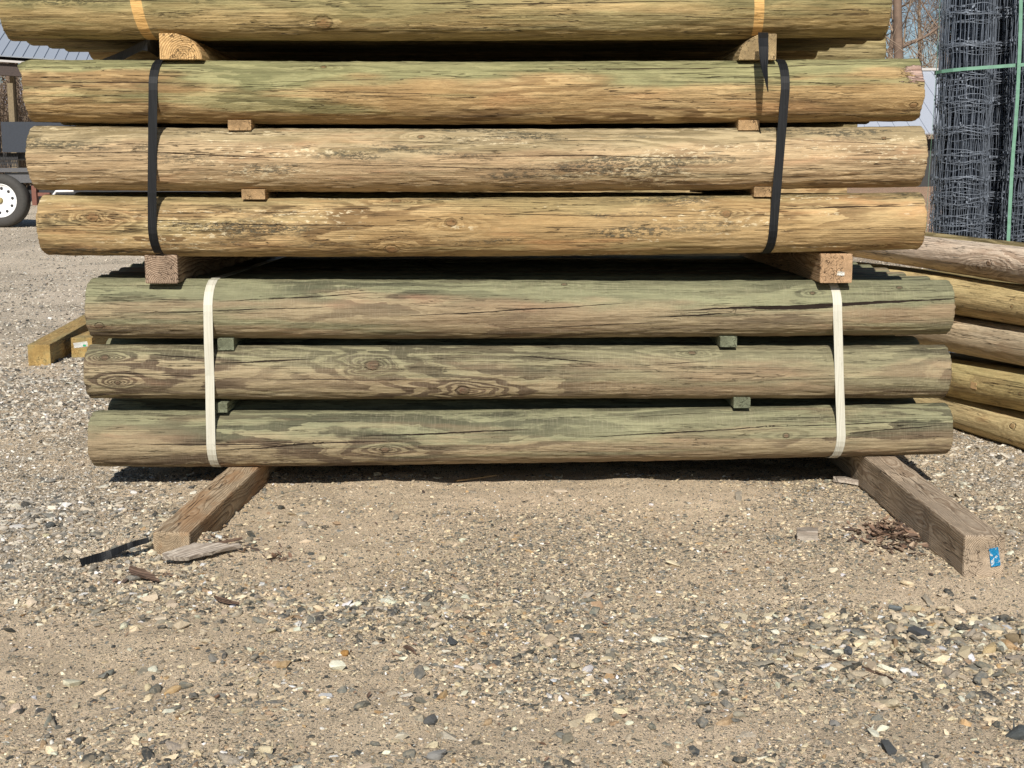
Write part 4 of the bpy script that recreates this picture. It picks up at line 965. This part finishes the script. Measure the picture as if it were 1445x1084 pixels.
# open shed with metal roof
M_roof = simple('roof_metal_grey', (.36, .40, .46), .45, .25, .06); M_fas = simple('fascia_pale', (.42, .40, .38), .6); M_shw = simple('shed_dark_beam', (.05, .035, .03), .8, 0, .3); M_pole = simple('shed_post_brown', (.17, .13, .075), .8, 0, .3)
dS = 30.0; E0 = P(0, 79, dS); shed = empty('open_shed', (E0.x, E0.y, gz(E0.x, E0.y))); tag(shed, 'open sided shed with grey ribbed metal roof at upper left', 'shed')
e_ = Vector((math.cos(R(10)), math.sin(R(10)), -.055)).normalized(); u_ = Vector((-math.sin(R(10)) * .95, math.cos(R(10)) * .95, .34)).normalized(); nn = e_.cross(u_).normalized()
org = E0 - Vector(shed.location); pw = .222
mbp = MB(); Mx = Matrix((e_, u_, nn)).transposed()
mbp.box(Mx @ Vector((pw / 2, 3.5, 0)), (pw - .006, 7.0, .02), Mx); mbp.box(Mx @ Vector((.012, 3.5, .022)), (.022, 7.0, .026), Mx)
pme = mbp.mesh('roof_panel', M_roof)
for k in range(-14, 26): o = link('roof_panel', pme, shed); o.location = org + e_ * (k * pw)
mb = MB(); c = org + e_ * 1.3 + Vector((0, .03, -.10)); mb.box(c, (9.0, .04, .045), Matrix((e_, Vector((0, 1, 0)), Vector((0, 0, 1)))).transposed()); mb.build('fascia', M_fas, shed)
mb = MB(); c = org + e_ * 1.3 + Vector((0, .25, -.27)); mb.box(c, (9.0, .25, .26), Matrix((e_, Vector((0, 1, 0)), Vector((0, 0, 1)))).transposed()); mb.build('eave_beam', M_shw, shed)
mb = MB(); mb.box(org + e_ * 1.3 + u_ * 3.5 - nn * .12, (9.0, 7.0, .03), Mx); mb.build('roof_deck', M_shw, shed)
for k, px in enumerate((17, -150, 190)):
    q = P(px, 150, dS + .3 + k * .05) - Vector(shed.location); mb = MB(); mb.box((q.x, q.y, 1.25), (.125, .125, 2.9)); mb.build('post', M_pole, shed)
for px in (-150, 20, 190):
    q = P(px, 150, dS + 6.5) - Vector(shed.location); mb = MB(); mb.box((q.x, q.y, 1.7), (.125, .125, 3.9)); mb.build('post', M_pole, shed)

# ================================================================== BACKGROUND RIGHT: grey building
dB = 34.0
bl = P(1255, 101, dB); bld = empty('grey_building', (bl.x, bl.y, gz(bl.x, bl.y))); tag(bld, 'low building with pale grey metal roof beyond the posts at right', 'building')
M_rf2 = simple('roof_pale_grey', (.40, .43, .49), .55, .1, .05); M_wl = simple('wall_dark', (.035, .035, .035), .8, 0, .2)
rz0 = P(1300, 101, dB).z - bld.location.z; ez0 = P(1300, 189, dB - 3.4).z - bld.location.z; xa = P(1100, 150, dB).x - bl.x; xb = P(1600, 150, dB).x - bl.x
nb = 26; pw2 = (xb - xa) / nb; sl = Vector((0, 3.4, rz0 - ez0)); sln = sl.normalized(); n2 = Vector((1, 0, 0)).cross(sln)
M3_ = Matrix((Vector((1, 0, 0)), sln, n2)).transposed(); mbp = MB(); mbp.box((pw2 / 2, 0, 0), (pw2 - .008, sl.length, .03), M3_)
mbp.box(Vector((0, 0, 0)) + n2 * .02, (.03, sl.length, .03), M3_)
pme = mbp.mesh('roof_panel', M_rf2)
for k in range(nb): o = link('roof_panel', pme, bld); o.location = (xa + k * pw2, -1.7, (rz0 + ez0) / 2)
mb = MB(); mb.box(((xa + xb) / 2, 0, rz0 + .05), (xb - xa + .2, .12, .06)); mb.build('ridge_cap', M_fas, bld)
mb = MB(); mb.box(((xa + xb) / 2, -1.5, ez0 / 2 - .1), (xb - xa - .3, 2.8, ez0)); mb.build('wall', M_wl, bld)

# ================================================================== TREES
M_bk = (lambda g: g.done(g.mix(g.mr(g.noise(g.obj(), 3, 4, .6), .35, .65), (.20, .145, .10), (.33, .25, .18)), .85))(G('bare_bark'))
M_bk2 = simple('bare_bark_dark', (.16, .11, .08), .85, 0, .35, scale=3)
def bare_tree(x, y, H, r, seed, mat, lab, lean=0.0, levels=4, spread_=.55):
    rr = random.Random(seed); z0 = gz(x, y) - .1
    t = empty('bare_tree', (x, y, z0)); tag(t, lab, 'tree', 'bare trees behind the yard')
    tk = MB(); cr = MB()
    def limb(mb, p, d, L, r0, lev):
        n = 5 if lev < 2 else 4; pts = [p]; rad = [r0]; cur = p.copy(); dd = d.copy()
        for i in range(n):
            jg = .05 if lev == 0 else .16; dd = (dd + Vector((rr.gauss(0, jg), rr.gauss(0, jg), rr.gauss(.03, .09)))).normalized(); cur = cur + dd * (L / n); pts.append(cur.copy()); rad.append(r0 * (1 - .75 * (i + 1) / n))
        mb.tube(pts, rad, (7, 5, 4, 3, 3)[min(lev, 4)], 0, False)
        if lev >= levels: return
        kids = (16, 6, 5, 3)[min(lev, 3)]
        for k in range(kids):
            f = rr.uniform(.28, 1) if lev == 0 else rr.uniform(.15, 1); idx = f * n; i = min(int(idx), n - 1); q = pts[i].lerp(pts[i + 1], idx - i)
            side = Vector((rr.gauss(0, 1), rr.gauss(0, 1), rr.gauss(.25, .5))).normalized()
            nd = (dd * rr.uniform(.4, .9) + side * rr.uniform(spread_, 1.1)).normalized()
            limb(cr, q, nd, L * (rr.uniform(.22, .42) if lev == 0 else rr.uniform(.35, .62)) * (1.15 - .4 * f), max(rad[i] * (.32 if lev == 0 else .55), .005), lev + 1)
    limb(tk, Vector((0, 0, 0)), Vector((lean, 0, 1)).normalized(), H, r, 0)
    tk.build('trunk', mat, t, True); cr.build('branches', mat, t, True)
    return t
TL = ['bare tree with dark trunk hidden beyond the bundle ends', 'slim pale bare tree just right of the top post end', 'tall pale trunk right of the top post end', 'thick dark trunk in the middle of the gap beside the wire rolls',
      'thin twiggy bare tree left of the wire rolls', 'leaning bare tree with pale limbs against the sky by the wire rolls', 'bare tree close beside the first wire roll', 'bare tree partly behind the first wire roll', 'bare tree behind the first wire roll',
      'bare tree behind the dark wire roll', 'bare tree behind the wire roll at the picture edge', 'bare tree past the right picture edge', 'farthest right bare tree past the picture edge']
specs = [(1210, 55, 12, .16, .02), (1248, 52, 13, .13, .0), (1262, 46, 12, .14, .01), (1276, 44, 13, .20, -.01), (1288, 58, 12, .12, .02), (1299, 47, 11, .11, .10), (1312, 50, 12, .13, -.02), (1326, 48, 10, .11, -.05), (1350, 50, 12, .16, .03), (1390, 48, 11, .14, -.03), (1440, 52, 12, .16, 0), (1480, 56, 12, .16, 0), (1530, 50, 12, .16, .02)]
for k, (px, d, H, r, ln) in enumerate(specs):
    q = P(px, 200, d); bare_tree(q.x, q.y, H, r, 50 + k, M_bk if k % 2 == 0 else M_bk2, TL[k], ln)
for k, px in enumerate((-60, 3, 12, 26, 34, 75, 150)):
    q = P(px, 200, 42 + k % 3 * 3); bare_tree(q.x, q.y, 8, .10, 80 + k, M_bk2, 'bare brown tree behind the open shed, %s trunk from the left' % ['first', 'second', 'third', 'fourth', 'fifth', 'sixth', 'seventh'][k], levels=3)
# brush: tangle of thin stems behind everything
def brush(name, x0, x1, y0, y1, n, H, seed, lab):
    rr = random.Random(seed); mb = MB()
    for _ in range(n):
        x = rr.uniform(x0, x1); y = rr.uniform(y0, y1); z = gz(x, y); h = H * rr.uniform(.5, 1.1); p = Vector((x, y, z)); d = Vector((rr.gauss(0, .3), rr.gauss(0, .3), 1)).normalized(); pts = [p]
        for i in range(4): d = (d + Vector((rr.gauss(0, .2), rr.gauss(0, .2), 0))).normalized(); p = p + d * h / 4; pts.append(p)
        mb.tube(pts, [.022, .018, .014, .009, .004], 3, 0, False)
        for b in range(5):
            q = pts[rr.randint(1, 4)]; dd = Vector((rr.gauss(0, .8), rr.gauss(0, .8), rr.uniform(.1, 1))).normalized(); L = h * rr.uniform(.15, .4)
            mb.tube([q, q + dd * L * .5 + Vector((0, 0, .02)), q + dd * L], [.010, .007, .003], 3, 0, False)
    return tag(mb.build(name, M_bk), lab, 'brush', kind='stuff')
brush('brush', 9, 22, 36, 46, 900, 4.3, 1, 'tangle of bare brown brush under the trees at right')
brush('brush', -20, -8, 36, 44, 1100, 5.5, 2, 'tangle of bare brown brush behind the open shed')
# distant wood and hills closing the horizon
def woods(name, y, H, seed, mat, lab, kind):
    mb = MB(); xs = np.arange(-260, 261, 1.3); rr = random.Random(seed); vs = []; 
    hh = H * (.65 + .5 * fbm(xs * (.06 if kind == 'stuff' else .018) + seed, xs * 0, seed, 3 if kind == 'stuff' else 2)) + np.array([rr.uniform(-.05, .05) * H * (kind == 'stuff') for _ in xs])
    for x, h in zip(xs, hh):
        for dy, f in ((0, 0), (1.5 + rr.random(), .7), (4, 1.0), (9, .9)): vs.append((x, y + dy, gz(x, y) - .3 + h * f))
    fs = [(i * 4 + j, (i + 1) * 4 + j, (i + 1) * 4 + j + 1, i * 4 + j + 1) for i in range(len(xs) - 1) for j in range(3)]
    mb.add(vs, fs); o = mb.build(name, mat); return tag(o, lab, cat=('woods' if kind == 'stuff' else None), kind=kind)
def woodmat(name, a, b):
    g = G(name); o = g.obj(); x, y, z = g.sep(o); n = g.noise(g.vec(x * 2.2, y, z * .35), 1, 5, .7); return g.done(g.mix(g.mr(n, .35, .65), a, b), .95)
woods('far_woods', 68, 5.0, 3, woodmat('far_woods_brown', (.09, .07, .055), (.22, .17, .13)), 'brown winter wood beyond the yard', 'stuff')
woods('hills', 150, 14, 5, woodmat('hill_blue_grey', (.16, .16, .2), (.24, .23, .27)), None, 'structure')
